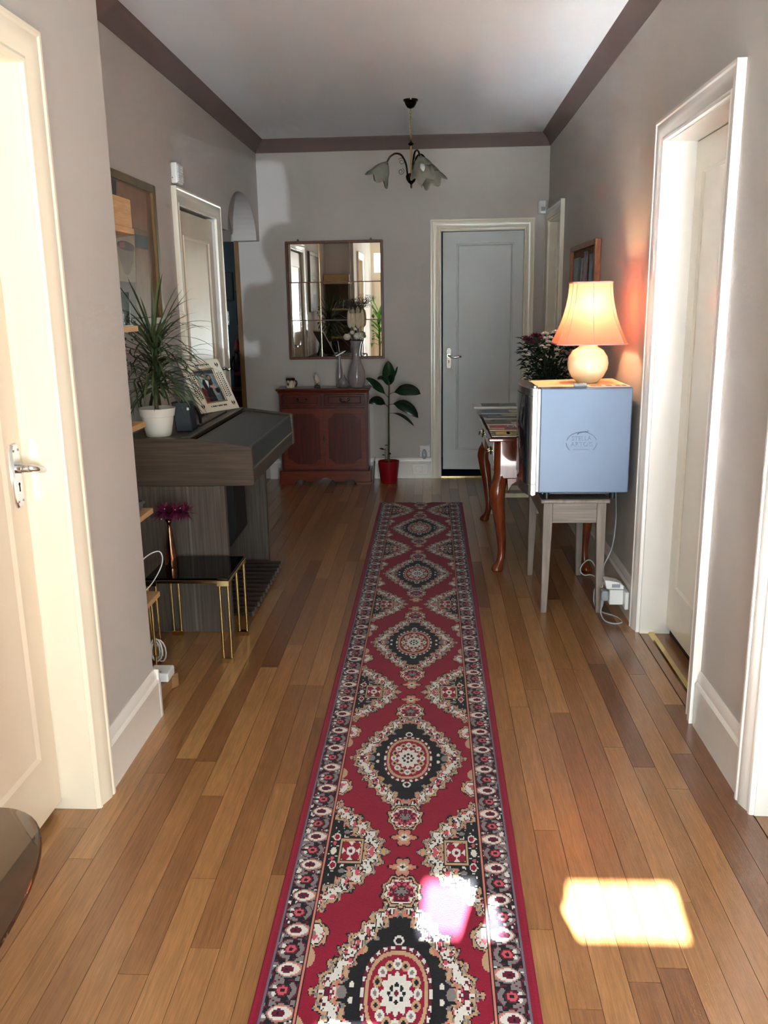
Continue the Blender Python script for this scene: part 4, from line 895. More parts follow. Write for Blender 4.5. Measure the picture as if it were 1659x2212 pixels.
t = thing('alarm_sounder', 'white louvred alarm sounder box above the left door', 'alarm', (XL, (ay0+ay1)/2, az0))
obj('case', MB().box(XL+.001, XL+.036, ay0, ay1, az0, az1), WPLAS, t, bevel=.008, seg=3)
for k in range(10): obj('louvre', MB().box(XL+.034, XL+.042, ay0+.012, ay1-.012, az0+.012+k*.0084, az0+.0175+k*.0084), WPLAS, t, bevel=.0015)
obj('fixing_hole', MB().tube([(XL+.01, ay0-.0006, az0+.028), (XL+.01, ay0+.001, az0+.028)], .0028, 8), DARKHOLE, t)
t = thing('light_switch', 'white switch plate on the wall edge beside the arch', 'switch', (XL, 5.884, 1.32))
obj('plate', MB().box(XL+.001, XL+.012, 5.868, 5.899, 1.322, 1.412), WPLAS, t, bevel=.002)
obj('rocker', MB().box(XL+.011, XL+.016, 5.877, 5.890, 1.348, 1.386), GPLAS, t, bevel=.001)
for z in (1.332, 1.402): obj('screw', MB().tube([(XL+.011, 5.884, z), (XL+.0135, 5.884, z)], .003, 8), STEEL, t)
# dark room seen past the arch
t = thing('dark_cabinet', 'dark red-brown cabinet in the dim room past the arch', 'cabinet', (-1.95, 8.75, 0))
obj('body', MB().box(-2.35, -1.62, 8.6, 9.0, 0, .60), MAHOG, t, bevel=.004)
obj('top', MB().box(-2.37, -1.60, 8.58, 9.0, .60, .625), MAHOG, t, bevel=.004)
fx_, fy_, fz_ = -1.935, 8.70, .625
RED = mat('figurine_red', (150, 18, 34), .5, var=.15); FDK = mat('figurine_dark', (40, 22, 22), .5, var=.2); FSK = mat('figurine_face', (120, 80, 66), .5)
t = thing('clown_figurine', 'small dark and red seated figurine on the cabinet past the arch', 'figurine', (fx_, fy_, fz_))
obj('base', MB().lathe([(.001, 0), (.065, 0), (.06, .02)], 18, (fx_, fy_, fz_)), FDK, t)
bod = MB()
bod.tube(smooth_path([(fx_-.03, fy_, fz_+.02), (fx_-.028, fy_, fz_+.14), (fx_-.01, fy_, fz_+.2)], 4), [.03]*9, 10)
bod.tube(smooth_path([(fx_+.035, fy_-.02, fz_+.02), (fx_+.03, fy_-.03, fz_+.13), (fx_+.0, fy_, fz_+.2)], 4), [.028]*9, 10)
bod.tube(smooth_path([(fx_, fy_, fz_+.17), (fx_-.005, fy_, fz_+.25), (fx_-.012, fy_, fz_+.33), (fx_-.01, fy_, fz_+.36)], 4), [.05, .055, .055, .05, .05, .048, .045, .04, .035, .03, .025, .022, .02], 12)
obj('body', bod, FDK, t, smooth=60)
obj('cloak', MB().loft([[(fx_+.02+r*math.cos(a), fy_-.01+r*.6*math.sin(a), z) for a in (2*PI*k/16 for k in range(16))] for r, z in ((.075, fz_+.14), (.07, fz_+.19), (.05, fz_+.25), (.02, fz_+.30))]), RED, t, smooth=60)
obj('head', MB().ball((fx_-.012, fy_-.01, fz_+.395), (.035, .035, .042), 14, 10), FSK, t, smooth=80)
obj('hat', MB().lathe([(.038, 0), (.03, .03), (.012, .075), (.002, .10)], 16, (fx_-.008, fy_, fz_+.41)), RED, t, smooth=60)
for s in (-1, 1): obj('antler', MB().tube([(fx_-.005, fy_, fz_+.50), (fx_+s*.018-.005, fy_, fz_+.545)], .003, 5), FSK, t)
obj('arm', MB().tube(smooth_path([(fx_-.05, fy_-.02, fz_+.33), (fx_-.075, fy_-.04, fz_+.26), (fx_-.06, fy_-.06, fz_+.2)], 4), .014, 8), FDK, t, smooth=60)
for lab, a, b, c, d in (('tall dark framed picture on the dim teal wall, nearer the arch', -2.17, -2.085, 1.50, 1.79), ('narrow dark framed picture on the dim teal wall, lower than its neighbour', -2.06, -1.98, 1.25, 1.60)):
    t = thing('dark_picture', lab, 'picture', ((a+b)/2, 9.3, c), group='pictures in the dim room')
    obj('frame', MB().box(a, b, 9.28, 9.299, c, d), BLACK, t); obj('print', MB().box(a+.012, b-.012, 9.278, 9.281, c+.012, d-.012), mat('dim_print', (60, 70, 72), .4), t)
# ------------------------------------------------------------------ organ bench with the little fridge on it
t = thing('organ_bench', 'narrow grey-taupe wooden bench carrying the small fridge', 'bench', (.66, 4.22, 0))
bx0, bx1, by0, by1, bh = .518, .806, 3.915, 4.525, .556
obj('top', MB().box(bx0-.014, bx1+.014, by0-.014, by1+.014, bh-.018, bh), STOOLW, t, bevel=.004)
for a in (0, 1):
    for b in (0, 1):
        X = bx0 if a == 0 else bx1; Y = by0 if b == 0 else by1; s, q = (1 if a == 0 else -1), (1 if b == 0 else -1)
        obj('leg', MB().loft([[(X, Y, z), (X+s*w, Y, z), (X+s*w, Y+q*w, z), (X, Y+q*w, z)] for z, w in ((0, .028), (.43, .042), (bh-.018, .042))]), STOOLW, t, bevel=.002)
STOOLH = mat('grey_taupe_rail', (152, 138, 126), .45, var=.1, vscale=3, stretch=(1.6, 1.6, 40), rgb2=(116, 102, 92))
for nm, b in (('rail', (bx0+.042, bx1-.042, by0+.004, by0+.022)), ('rail', (bx0+.042, bx1-.042, by1-.022, by1-.004)), ('rail', (bx0+.004, bx0+.022, by0+.042, by1-.042)), ('rail', (bx1-.022, bx1-.004, by0+.042, by1-.042))):
    obj(nm, MB().box(*b, bh-.115, bh-.018), STOOLH, t, bevel=.002)
fy0, fy1, fx0, fx1, fz0, fz1 = 3.885, 4.335, .482, .893, .592, 1.068
FRL = mat('fridge_relief_shading', (92, 107, 128), .3, .2, var=0); FRS = mat('silver_fridge_paint', (108, 124, 146), .36, .2, var=.02, vscale=2); FRD = mat('fridge_dark_grey', (70, 74, 78), .4, .3); SILV = mat('fridge_silver_trim', (186, 190, 194), .22, .9, var=.03)  # FRL: fridge paint darkened, puts the relief's shading into the colour
t = thing('mini_fridge', 'small silver table-top fridge standing on the taupe bench', 'fridge', (.66, 4.11, bh))
obj('body', MB().box(fx0+.006, fx1, fy0, fy1, fz0, fz1), FRS, t, bevel=.005, seg=2)
obj('base_tray', MB().box(fx0+.03, fx1-.05, fy0+.06, fy1-.06, bh+.018, fz0), FRD, t)
for a in (fx0+.05, fx1-.06):
    for b in (fy0+.05, fy1-.05): obj('foot', MB().tube([(a, b, bh+.0005), (a, b, fz0)], .014, 12), BLACK, t)
obj('door_seal', MB().box(fx0-.006, fx0+.006, fy0+.006, fy1-.006, fz0+.004, fz1-.004), WPLAS, t)
pl3 = [(fx0-.006, fy0+.002), (fx0-.030, fy0+.002), (fx0-.042, fy0+.012), (fx0-.056, fy0+.07), (fx0-.066, fy0+.15), (fx0-.069, (fy0+fy1)/2), (fx0-.066, fy1-.15), (fx0-.056, fy1-.07), (fx0-.042, fy1-.012), (fx0-.030, fy1-.002), (fx0-.006, fy1-.002)]
dr = obj('door', MB().prism(pl3, 'z', fz0-.012, fz0+.04), SILV, t, bevel=.003)
obj('door_rail', MB().prism(pl3, 'z', fz1-.035, fz1+.002), SILV, dr, bevel=.003)
obj('door_stile', MB().prism(pl3[0:3]+[(fx0-.047, fy0+.032), (fx0-.006, fy0+.032)], 'z', fz0+.04, fz1-.035), SILV, dr, bevel=.003)
obj('door_stile', MB().prism([(fx0-.006, fy1-.032), (fx0-.047, fy1-.032)]+pl3[8:], 'z', fz0+.04, fz1-.035), SILV, dr, bevel=.003)
ins = [p for p in pl3[3:8]]; ins = [(fx0-.046, fy0+.033)]+ins+[(fx0-.046, fy1-.033)]
obj('door_glass', MB().loft([[(a-.001, b, z) for a, b in ins] for z in (fz0+.04, fz1-.035)], closed=False), thin_glass('fridge_door_glass', (150, 168, 178), refl=1.6), dr, smooth=60, solid=.004)
for z in (fz0-.014, fz1+.002): obj('hinge_cap', MB().tube([(fx0-.02, fy0+.02, z), (fx0-.02, fy0+.02, z+.008)], .014, 12), SILV, dr)
def emboss(txt, x, z, size, nm='embossed_lettering'):
    me = text_mesh(txt, size, .0018); me.materials.append(FRL)
    o = bpy.data.objects.new(nm, me); COL.objects.link(o); o.parent = t; o.rotation_euler = (PI/2, 0, 0); b = t['_base']; o.location = (x-b[0], fy0-.0004-b[1], z-b[2]); return o
emboss('STELLA', .675, .842, .0275); emboss('ARTOIS', .677, .815, .029)
obj('embossed_rule', MB().box(.638, .712, fy0-.0012, fy0+.001, .790, .793), FRL, t)
for k in range(3): obj('embossed_swirl', MB().tube([(.655+.016*k+.026*math.sin(q*.3)*.6, fy0-.0005, .862+.005*q*.3+.004*math.sin(q*.6+k)+.004*k) for q in range(8)], .0022, 6), FRL, t, smooth=60)
obj('embossed_ring', MB().tube([(.675+.068*math.cos(a), fy0-.0002, .822+.05*math.sin(a)) for a in (PI*.08+PI*.84*k/20 for k in range(21))], .0016, 6, cap=True), FRS, t, smooth=60)
for s in (-1, 1): obj('embossed_ring', MB().tube([(.675+s*.068*math.cos(a), fy0-.0002, .822+.05*math.sin(a)) for a in (-.7+.7*k/8 for k in range(9))], .0016, 6), FRS, t, smooth=60)
# papers and a remote on the fridge
FT = fz1+.0015
def sheet(name, label, cat, pts, z, th, m_, prints=()):
    c = (sum(p[0] for p in pts)/len(pts), sum(p[1] for p in pts)/len(pts), z)
    t = thing(name, label, cat, c)
    obj('pages', MB().prism(pts, 'z', z, z+th), m_, t)
    for q, mm_ in prints:
        o_, u_, v_ = Vector(pts[0]), Vector(pts[1])-Vector(pts[0]), Vector(pts[3])-Vector(pts[0])
        obj('printed_panel', MB().add([(*(o_+u_*a+v_*b), z+th+.0004) for a, b in ((q[0], q[2]), (q[1], q[2]), (q[1], q[3]), (q[0], q[3]))], [(0, 1, 2, 3)]), mm_, t)
    return t
INK = {k: mat('ink_'+k, c, .35, var=.18, vscale=26) for k, c in dict(red=(196, 44, 38), yellow=(196, 170, 60), olive=(110, 106, 56), green=(92, 108, 70), grey=(128, 132, 134), slate=(76, 84, 92), orange=(186, 110, 56), black=(26, 26, 28), brown=(110, 78, 52), blue=(92, 112, 136), cream=(226, 214, 178), white=(230, 230, 226), mauve=(134, 112, 128), teal=(96, 116, 118)).items()}
sheet('leaflet', 'pale cream folded map lying on the fridge below the lamp', 'leaflet', [(.478, 3.93), (.70, 3.93), (.70, 4.30), (.478, 4.24)], FT, .002, mat('cream_map_paper', (236, 222, 176), .6, var=.05), (((.3, .6, .3, .5), INK['cream']),))
sheet('brochure', 'colourful printed brochure beside the lamp foot on the fridge', 'brochure', [(.70, 3.905), (.885, 3.905), (.885, 4.0), (.70, 4.0)], FT, .003, PAPER, (((.08, .35, .2, .8), INK['orange']), ((.45, .6, .2, .7), INK['brown']), ((.68, .8, .2, .7), INK['red']), ((.84, .95, .2, .7), INK['brown'])))
sheet('newspaper_page', 'large cream printed page under the lamp on the fridge', 'page', [(.705, 4.01), (.888, 4.01), (.888, 4.32), (.705, 4.32)], FT, .0015, mat('cream_page', (238, 226, 184), .6, var=.05), (((.05, .95, .75, .9), INK['cream']),))
sheet('photo_card', 'dark printed card on the front edge of the fridge top', 'card', [(.53, 3.89), (.60, 3.89), (.60, 3.925), (.53, 3.925)], FT, .0012, INK['slate'], (((.1, .9, .1, .9), INK['black']),))
sheet('price_list', 'grey-blue printed card beside the remote on the fridge', 'card', [(.603, 3.888), (.695, 3.888), (.695, 3.902), (.603, 3.902)], FT, .0012, INK['blue'])
t = thing('remote_control', 'grey remote control on top of the fridge', 'remote control', (.665, 3.92, FT))
obj('case', MB().box(.637, .694, 3.905, 3.928, FT, FT+.017), GPLAS, t, bevel=.004, seg=2)
for k in range(4): obj('button', MB().box(.645+k*.012, .652+k*.012, 3.911, 3.921, FT+.0165, FT+.0185), FRD, t)
# ------------------------------------------------------------------ lamp
lx, ly = .728, 4.105; LZ = FT+.0035
t = thing('table_lamp', 'lit table lamp with cream ball base and salmon bell shade on the fridge', 'lamp', (lx, ly, LZ))
obj('base', MB().lathe([(.001, 0), (.046, 0), (.05, .004), (.075, .03), (.091, .062), (.0945, .09), (.089, .12), (.07, .148), (.046, .163), (.041, .170), (.045, .182), (.048, .186), (.001, .186)], 40, (lx, ly, LZ)), mat('cream_crackle_glaze', (240, 226, 186), .12, var=.03, vscale=10, coat=.6), t, smooth=50)
SH = fabric_shade('salmon_silk_shade', (238, 140, 114), .40)
def shade_ring(hx, hy, z):
    c = .30
    return [(lx+a*hx, ly+b*hy, z) for a, b in ((-1, -1+c), (-1+c*.55, -1), (1-c*.55, -1), (1, -1+c), (1, 1-c), (1-c*.55, 1), (-1+c*.55, 1), (-1, 1-c))]
zb, zt_ = LZ+.180, LZ+.452
rings = []; prof_s = []
for k in range(15):
    u = k/14; w = .088+.070*(1-u)**1.9; prof_s.append((w, zb+(zt_-zb)*u)); rings.append(shade_ring(w, w*.92, zb+(zt_-zb)*u))
obj('shade', MB().loft(rings, cap=False), SH, t, smooth=25)
PIP = mat('shade_piping', (214, 156, 146), .7)
for R0 in (rings[0], rings[-1]): obj('rim_braid', MB().tube(R0+[R0[0]], .0035, 6), PIP, t, smooth=60)
for i in range(8): obj('seam', MB().tube([r[i] for r in rings], .0016, 5), PIP, t, smooth=60)
obj('seam', MB().tube([((r[1][0]+r[2][0])/2, r[1][1]-.0008, r[1][2]) for r in rings], .0016, 5), PIP, t, smooth=60)
obj('stem', MB().tube([(lx, ly, LZ+.186), (lx, ly, LZ+.315)], .010, 10), BRASS, t, smooth=50)
EM, en, el_, eb = new_mat('lamp_bulb_glow'); setc(eb, (1, .8, .5), .5, 0); eb.inputs['Emission Color'].default_value = (1, .76, .43, 1); eb.inputs['Emission Strength'].default_value = 150
obj('bulb', MB().ball((lx, ly, LZ+.345), (.027, .027, .036), 14, 10), EM, t, smooth=80)
# ------------------------------------------------------------------ notice board
ny0, ny1, nz0, nz1 = 4.94, 5.81, 1.12, 1.772
t = thing('notice_board', 'wood-framed notice board with pinned leaflets on the right wall', 'notice board', (XR, (ny0+ny1)/2, nz0))
MN = MR(XR); NF = mat('orange_pine_frame', (150, 86, 36), .4, var=.08, stretch=(4, 4, 4), rgb2=(120, 64, 24))
for b in ((ny0, ny0+.03, nz0, nz1), (ny1-.03, ny1, nz0, nz1), (ny0+.03, ny1-.03, nz1-.03, nz1), (ny0+.03, ny1-.03, nz0, nz0+.03)): obj('frame_rail', mbox(MN, *b, .001, .034), NF, t, bevel=.002)
obj('board', mbox(MN, ny0+.02, ny1-.02, nz0+.02, nz1-.02, .001, .014), mat('cork_brown', (112, 84, 56), .9, var=.15, vscale=40), t)
for (a, b, c, d, ik) in ((5.50, 5.76, 1.36, 1.70, 'teal'), (5.39, 5.48, 1.42, 1.69, 'grey'), (5.24, 5.38, 1.44, 1.725, 'mauve'), (5.04, 5.20, 1.38, 1.70, 'blue'), (5.26, 5.38, 1.34, 1.42, 'cream'), (5.0, 5.3, 1.16, 1.31, 'slate'), (5.4, 5.75, 1.16, 1.33, 'olive')):
    o = tag(obj('pinned_leaflet', MB().add([MN(a+(b-a)*u, c+(d-c)*v, .016+.012*math.sin(u*PI)*.4+.006*(1-v)) for v in (0, .5, 1) for u in (0, .25, .5, .75, 1)], [(r*5+q, r*5+q+1, r*5+q+6, r*5+q+5) for r in (0, 1) for q in range(4)]), INK[ik], solid=.001, smooth=60), {'teal': 'broad grey-green leaflet pinned at the edge of the notice board', 'grey': 'narrow grey leaflet pinned beside the broad grey-green one', 'mauve': 'mauve printed leaflet pinned highest on the notice board', 'blue': 'pale blue curling leaflet pinned on the notice board', 'cream': 'small cream card pinned below the mauve leaflet', 'slate': 'slate grey sheet pinned low on the notice board', 'olive': 'olive sheet pinned low on the notice board'}[ik], 'leaflet')
# ------------------------------------------------------------------ low hall table with cabriole legs
TZ = .748
t = thing('hall_table', 'polished mahogany hall table with cabriole legs spread with magazines', 'table', (.62, 5.15, 0))
ty0, ty1, tx0, tx1 = 4.515, 5.775, .300, .900
obj('top', MB().box(tx0, tx1, ty0, ty1, TZ-.02, TZ), MAHOGL, t, bevel=.006, seg=2)
ax0, ay0_, ay1_, ax1 = tx0+.035, ty0+.035, ty1-.035, tx1-.02
obj('end_apron', MB().box(ax0+.03, ax1, ay0_, ay0_+.02, .525, TZ-.02), MAHOGL, t, bevel=.003)
obj('end_apron', MB().box(ax0+.03, ax1, ay1_-.02, ay1_, .525, TZ-.02), MAHOGL, t, bevel=.003)
obj('back_apron', MB().box(ax1-.02, ax1, ay0_+.02, ay1_-.02, .525, TZ-.02), MAHOGL, t)
obj('front_apron', MB().box(ax0+.012, ax0+.03, ay0_+.02, ay1_-.02, .60, TZ-.02), MAHOGL, t)
DRW = mat('drawer_front_glossy', (146, 96, 62), .1, var=.08, coat=.8, vscale=4)
dw = (ay1_-ay0_-.12)/3
for k in range(3):
    a = ay0_+.06+k*dw
    d = obj('drawer', MB().box(ax0-.004, ax0+.014, a+.006, a+dw-.006, (.555 if k != 1 else .625), TZ-.03), DRW, t, bevel=.003)
    hc = a+dw/2; zc = .64 if k != 1 else .68
    obj('handle_plate', MB().prism([(hc-.03, zc), (hc-.015, zc+.02), (hc+.015, zc+.02), (hc+.03, zc), (hc+.012, zc-.022), (hc-.012, zc-.022)], 'x', ax0-.008, ax0-.003), BRONZE, d)
    obj('bail_handle', MB().tube(smooth_path([(ax0-.008, hc-.026, zc+.004), (ax0-.026, hc-.024, zc-.006), (ax0-.03, hc, zc-.020), (ax0-.026, hc+.024, zc-.006), (ax0-.008, hc+.026, zc+.004)], 4), .0035, 6), BRASS, d, smooth=60)
def cabriole(X, Y, sx, sy_):
    ctr = [(0, 0, TZ-.02), (0, 0, .55), (.012, .012, .50), (.020, .020, .445), (.014, .014, .37), (.0, .0, .27), (-.010, -.010, .17), (-.012, -.012, .10), (-.004, -.004, .055), (.010, .010, .028), (.014, .014, .010), (.012, .012, .0)]
    rr_ = [.036, .037, .044, .046, .038, .030, .0245, .021, .0215, .030, .033, .026]
    P = smooth_path([(X+sx*a, Y+sy_*b, z) for a, b, z in ctr], 3); rs_ = []
    for i in range(len(ctr)-1): rs_ += [rr_[i]+(rr_[i+1]-rr_[i])*k/3 for k in range(3)]
    rs_.append(rr_[-1])
    rings = []
    for p, r in zip(P, rs_): rings.append([(p.x+r*math.cos(a), p.y+r*math.sin(a), max(0, p.z)) for a in (2*PI*k/14 for k in range(14))])
    return MB().loft(rings)
for sx in (0, 1):
    for sy_ in (0, 1):
        X = (ax0+.038, ax1-.038)[sx]; Y = (ay0_+.038, ay1_-.038)[sy_]
        lg = obj('leg', cabriole(X, Y, -1 if sx == 0 else .4, -1 if sy_ == 0 else 1), MAHOGL, t, smooth=50)
        q = 1 if sx == 0 else -1
        obj('knee_bracket', MB().prism([(X+q*.03, .527), (X+q*.095, .527), (X+q*.085, .505), (X+q*.06, .49), (X+q*.034, .44)], 'y', Y-.034, Y+.0), MAHOGL, lg, bevel=.004)
def mag(label, x, y, w, h, k, base, prints, rz=0, th=.004, z=None):
    z = TZ+.0005+k*.0045 if z is None else z
    t = thing('magazine', label, 'magazine', (x, y, z), rz, 'magazines on the hall table')
    obj('cover', MB().box(0, w, 0, h, 0, th), [INK[base]], t, world=False, bevel=.001)
    obj('page_block', MB().box(.001, w-.001, -.0012, 0, .0005, th-.0005), PAPER, t, world=False)
    for (a, b, c, d, ik) in prints: obj('printed_panel', MB().add([(w*a, h*c, th+.0004), (w*b, h*c, th+.0004), (w*b, h*d, th+.0004), (w*a, h*d, th+.0004)], [(0, 1, 2, 3)]), INK[ik], t, world=False)
    return t
mag('olive and yellow covered magazine at the end of the hall table', .318, 4.53, .29, .215, 1, 'olive', ((.1, .4, .3, .75, 'yellow'), (.3, .36, .2, .8, 'cream'), (.5, .75, .4, .85, 'cream'), (.55, .7, .15, .4, 'brown'), (0, .06, .2, .26, 'white'), (0, .05, .6, .66, 'white')))
m2 = mag('magazine with a red panel and black and white capitals on the hall table', .318, 4.725, .29, .20, 2, 'orange', ((.03, .33, .42, .95, 'red'), (.04, .3, .2, .42, 'cream'), (.36, .52, .42, .95, 'black'), (.55, .62, .42, .95, 'cream'), (.63, .8, .5, .95, 'red'), (.3, .95, .05, .35, 'brown'), (0, .03, .2, .9, 'white')))
for txt, xx in (('O', .128), ('K', .168)):
    me = text_mesh(txt, .13, .0004); me.materials.append(INK['white']); o = bpy.data.objects.new('cover_lettering', me); COL.objects.link(o); o.parent = m2; o.location = (xx, .138, .0052); o.scale = (.45, .95, 1)
mag('magazine with a green landscape cover on the hall table', .315, 4.925, .29, .22, 3, 'grey', ((.05, .5, .1, .5, 'olive'), (.12, .45, .5, .85, 'green'), (.05, .2, .6, .8, 'yellow'), (.55, .95, .5, .8, 'slate'), (.5, .9, .1, .4, 'white'), (0, .05, .3, .45, 'black')))
mag('grey and white magazine with slate photos on the hall table', .312, 5.145, .29, .21, 4, 'slate', ((.1, .5, .2, .6, 'grey'), (.4, .8, .5, .85, 'cream'), (.55, .9, .1, .45, 'brown'), (.05, .3, .7, .9, 'blue'), (.0, .06, .1, .25, 'white')))
mag('pale magazine with a blue-grey banner on the hall table', .31, 5.355, .29, .19, 5, 'grey', ((.08, .6, .1, .8, 'blue'), (.62, .95, .2, .8, 'cream')))
mag('broad white broadsheet with grey photos overhanging the far end of the hall table', .272, 5.545, .34, .215, 7, 'white', ((.16, .5, .15, .9, 'slate'), (.5, .82, .15, .9, 'grey'), (.84, .98, .1, .9, 'cream')), th=.012)
mag('second olive magazine lying by the wall side of the hall table', .612, 4.74, .26, .2, 1, 'yellow', ((.1, .5, .2, .8, 'olive'), (.6, .9, .3, .7, 'cream')))
mag('second slate magazine lying by the wall side of the hall table', .612, 5.2, .26, .2, 1, 'slate', ((.1, .5, .2, .8, 'grey'),))
# cream stool behind the hall table
CRW = mat('cream_painted_wood', (222, 208, 170), .45, var=.03)
t = thing('cream_stool', 'low cream wooden stool standing beyond the hall table', 'stool', (.58, 6.03, 0))
for a in (.405, .72):
    for b in (5.90, 6.15): obj('leg', MB().box(a, a+.028, b, b+.028, 0, .40), CRW, t, bevel=.002)
for b in (5.905, 6.155):
    obj('stretcher', MB().box(.433, .72, b, b+.02, .115, .145), CRW, t)
    obj('rail', MB().box(.433, .72, b, b+.02, .34, .40), CRW, t)
obj('seat', MB().box(.395, .758, 5.885, 6.19, .40, .42), CRW, t, bevel=.003)
# flowers in a glass vase on the hall table behind the lamp
bx, by_ = .63, 4.70; bz = TZ+.0105
t = thing('flower_vase', 'glass vase of chrysanthemums on the hall table behind the lamp', 'vase', (bx, by_, bz))
obj('glass', MB().lathe([(.001, 0), (.05, 0), (.045, .02), (.04, .08), (.05, .18), (.085, .29), (.088, .295)], 28, (bx, by_, bz), cap=False), CLEAR, t, smooth=60, solid=.003)
obj('water', MB().lathe([(.001, .004), (.040, .006), (.037, .08), (.044, .16)], 20, (bx, by_, bz)), mat('murky_water', (60, 74, 48), .1, var=.05), t, smooth=60)
t = thing('chrysanthemum_bouquet', 'leafy bunch of white and purple chrysanthemums in the glass vase', 'flowers', (bx, by_, bz+.25))
GRN = mat('dark_green_foliage', (20, 30, 16), .8, var=.3, vscale=20, rgb2=(38, 58, 30)); PUR = mat('purple_petal', (112, 34, 68), .7, var=.2, vscale=60, rgb2=(70, 18, 46)); WHI = mat('white_petal', (232, 232, 222), .7, var=.06, vscale=60); PNK = mat('dusty_pink_petal', (150, 84, 96), .7, var=.15, vscale=60)
rb = random.Random(15); fol = MB(); R0 = Vector((bx, by_, bz+.2))
for k in range(24):
    a = rb.uniform(0, 2*PI); r = rb.uniform(.02, .13); tip = Vector((bx+r*math.cos(a), by_+r*.8*math.sin(a), bz+rb.uniform(.38, .5)-r*.5)); fol.tube([(bx+rb.uniform(-.02, .02), by_+rb.uniform(-.02, .02), bz+.03), R0+(tip-R0)*.3, tip], .0028, 5, cap=False)
for k in range(760):
    a = rb.uniform(0, 2*PI); u = rb.random()**.6; zz = rb.uniform(.24, .50); rad = .155*u*(.55+.45*min(1, (zz-.22)/.16)); c = Vector((bx+rad*math.cos(a), by_+rad*.55*math.sin(a), bz+zz))
    d = Vector((math.cos(a), math.sin(a)*.6, rb.uniform(-.5, .7))).normalized(); L = rb.uniform(.025, .05)
    e_ = c+d*L; e_.x = min(e_.x, XR-.02); c.x = min(c.x, XR-.02); fol.blade([c, c+d*L*.5+Vector((0, 0, .004)), e_], [.002, rb.uniform(.009, .016), .001], (rb.uniform(-.4, .4), rb.uniform(-.4, .4), 1), .2)
for (dx, dz) in ((-.145, .29), (-.135, .275), (-.15, .34), (-.13, .36)): fol.blade([(bx-.05, by_, bz+dz-.02), (bx-.10, by_, bz+dz+.012), (bx+dx, by_-.01, bz+dz)], [.003, .007, .002], (0, 0, 1), .2)
obj('foliage', fol, GRN, t, kind='stuff')
def bloom(x, z, r, m_, y=None, n=34, flat=.5):
    mb = MB(); y = by_-.07 if y is None else y; c = Vector((x, y, z))
    for k in range(n):
        a = 2.399*k; u = (k+.5)/n; el = .15+1.3*(1-u); d = Vector((math.cos(a)*math.cos(el), math.sin(a)*math.cos(el)*.7-.35, math.sin(el)*flat)).normalized(); L = r*(.6+.4*u)
        mb.blade([c, c+d*L*.6, c+d*L], [r*.08, r*.17, r*.05], (0, -.6, .8), .3)
    obj('flower_head', mb, m_, t, smooth=60)
    obj('calyx', MB().ball((x, y+.004, z-r*.15), (r*.35, r*.3, r*.3), 8, 6), GRN, t, smooth=80)
for (u, v, r, m_) in ((1140, 736, .030, PUR), (1158, 728, .032, PUR), (1170, 735, .024, PUR), (1148, 742, .024, PUR), (1178, 722, .019, WHI), (1175, 734, .021, WHI), (1187, 731, .019, WHI), (1185, 740, .018, WHI), (1171, 748, .013, WHI), (1184, 747, .014, WHI), (1178, 752, .012, WHI), (1203, 757, .014, WHI), (1212, 763, .013, PNK), (1200, 720, .022, WHI), (1205, 724, .026, PUR), (1230, 748, .018, PNK), (1240, 740, .02, PUR), (1135, 757, .012, WHI), (1142, 768, .010, WHI), (1168, 778, .009, WHI)):
    p = px(u, v, 1, by_-.185); bloom(p.x, p.z, r*1.15, m_, p.y)
# ------------------------------------------------------------------ right-hand socket, adaptor and cables
t = thing('skirting_socket', 'white double socket plate on the right skirting beside the door frame', 'socket', (.9, 3.855, .12))
obj('plate', MB().box(.886, .904, 3.80, 3.91, .058, .142), WPLAS, t, bevel=.003)
t = thing('plug_adaptor', 'white plug adaptor block in the skirting socket', 'adaptor', (.86, 3.86, .1))
obj('block', MB().box(.822, .885, 3.835, 3.89, .070, .142), WPLAS, t, bevel=.003)
obj('hood', MB().loft([[(x_, y_, z_) for x_, z_ in ((.806, .148), (.885, .146), (.885, .163), (.86, .180), (.82, .188), (.797, .190))] for y_ in (3.832, 3.893)]), WPLAS, t, bevel=.002)
obj('sensor_window', MB().box(.83, .868, 3.8315, 3.833, .155, .172), GPLAS, t)
t = thing('grey_plug', 'grey mains plug pushed into the white adaptor', 'plug', (.80, 3.862, .1))
obj('body', MB().box(.786, .821, 3.838, 3.886, .085, .135), GPLAS, t, bevel=.009, seg=2)
obj('strain_relief', MB().tube([(.796, 3.862, .09), (.792, 3.862, .05)], [.0085, .006], 10), GPLAS, t, smooth=50)
for k in range(3): obj('relief_rib', MB().tube([(.796-.001*k, 3.862, .078-.009*k), (.7957-.001*k, 3.862, .075-.009*k)], .0092-.0006*k, 10), GPLAS, t)
tag(obj('fridge_cord', MB().tube(smooth_path([(.907, 4.25, .62), (.900, 4.16, .50), (.880, 4.05, .40), (.852, 3.98, .30), (.815, 3.96, .22), (.812, 3.93, .17), (.80, 3.90, .13)], 6), .0034, 6), GCAB, smooth=60), 'grey fridge cord hanging down beside the wall to the socket', 'cord')
tag(obj('mains_flex', MB().tube(smooth_path([(.792, 3.862, .048), (.79, 3.855, .02), (.80, 3.80, .004), (.84, 3.765, .004), (.874, 3.79, .004), (.86, 3.86, .004), (.80, 3.93, .004), (.78, 3.97, .03), (.775, 3.955, .10), (.785, 3.93, .14), (.80, 3.91, .125)], 6), .0036, 6), GCAB, smooth=60), 'grey flex looping on the floor below the plug', 'cord')
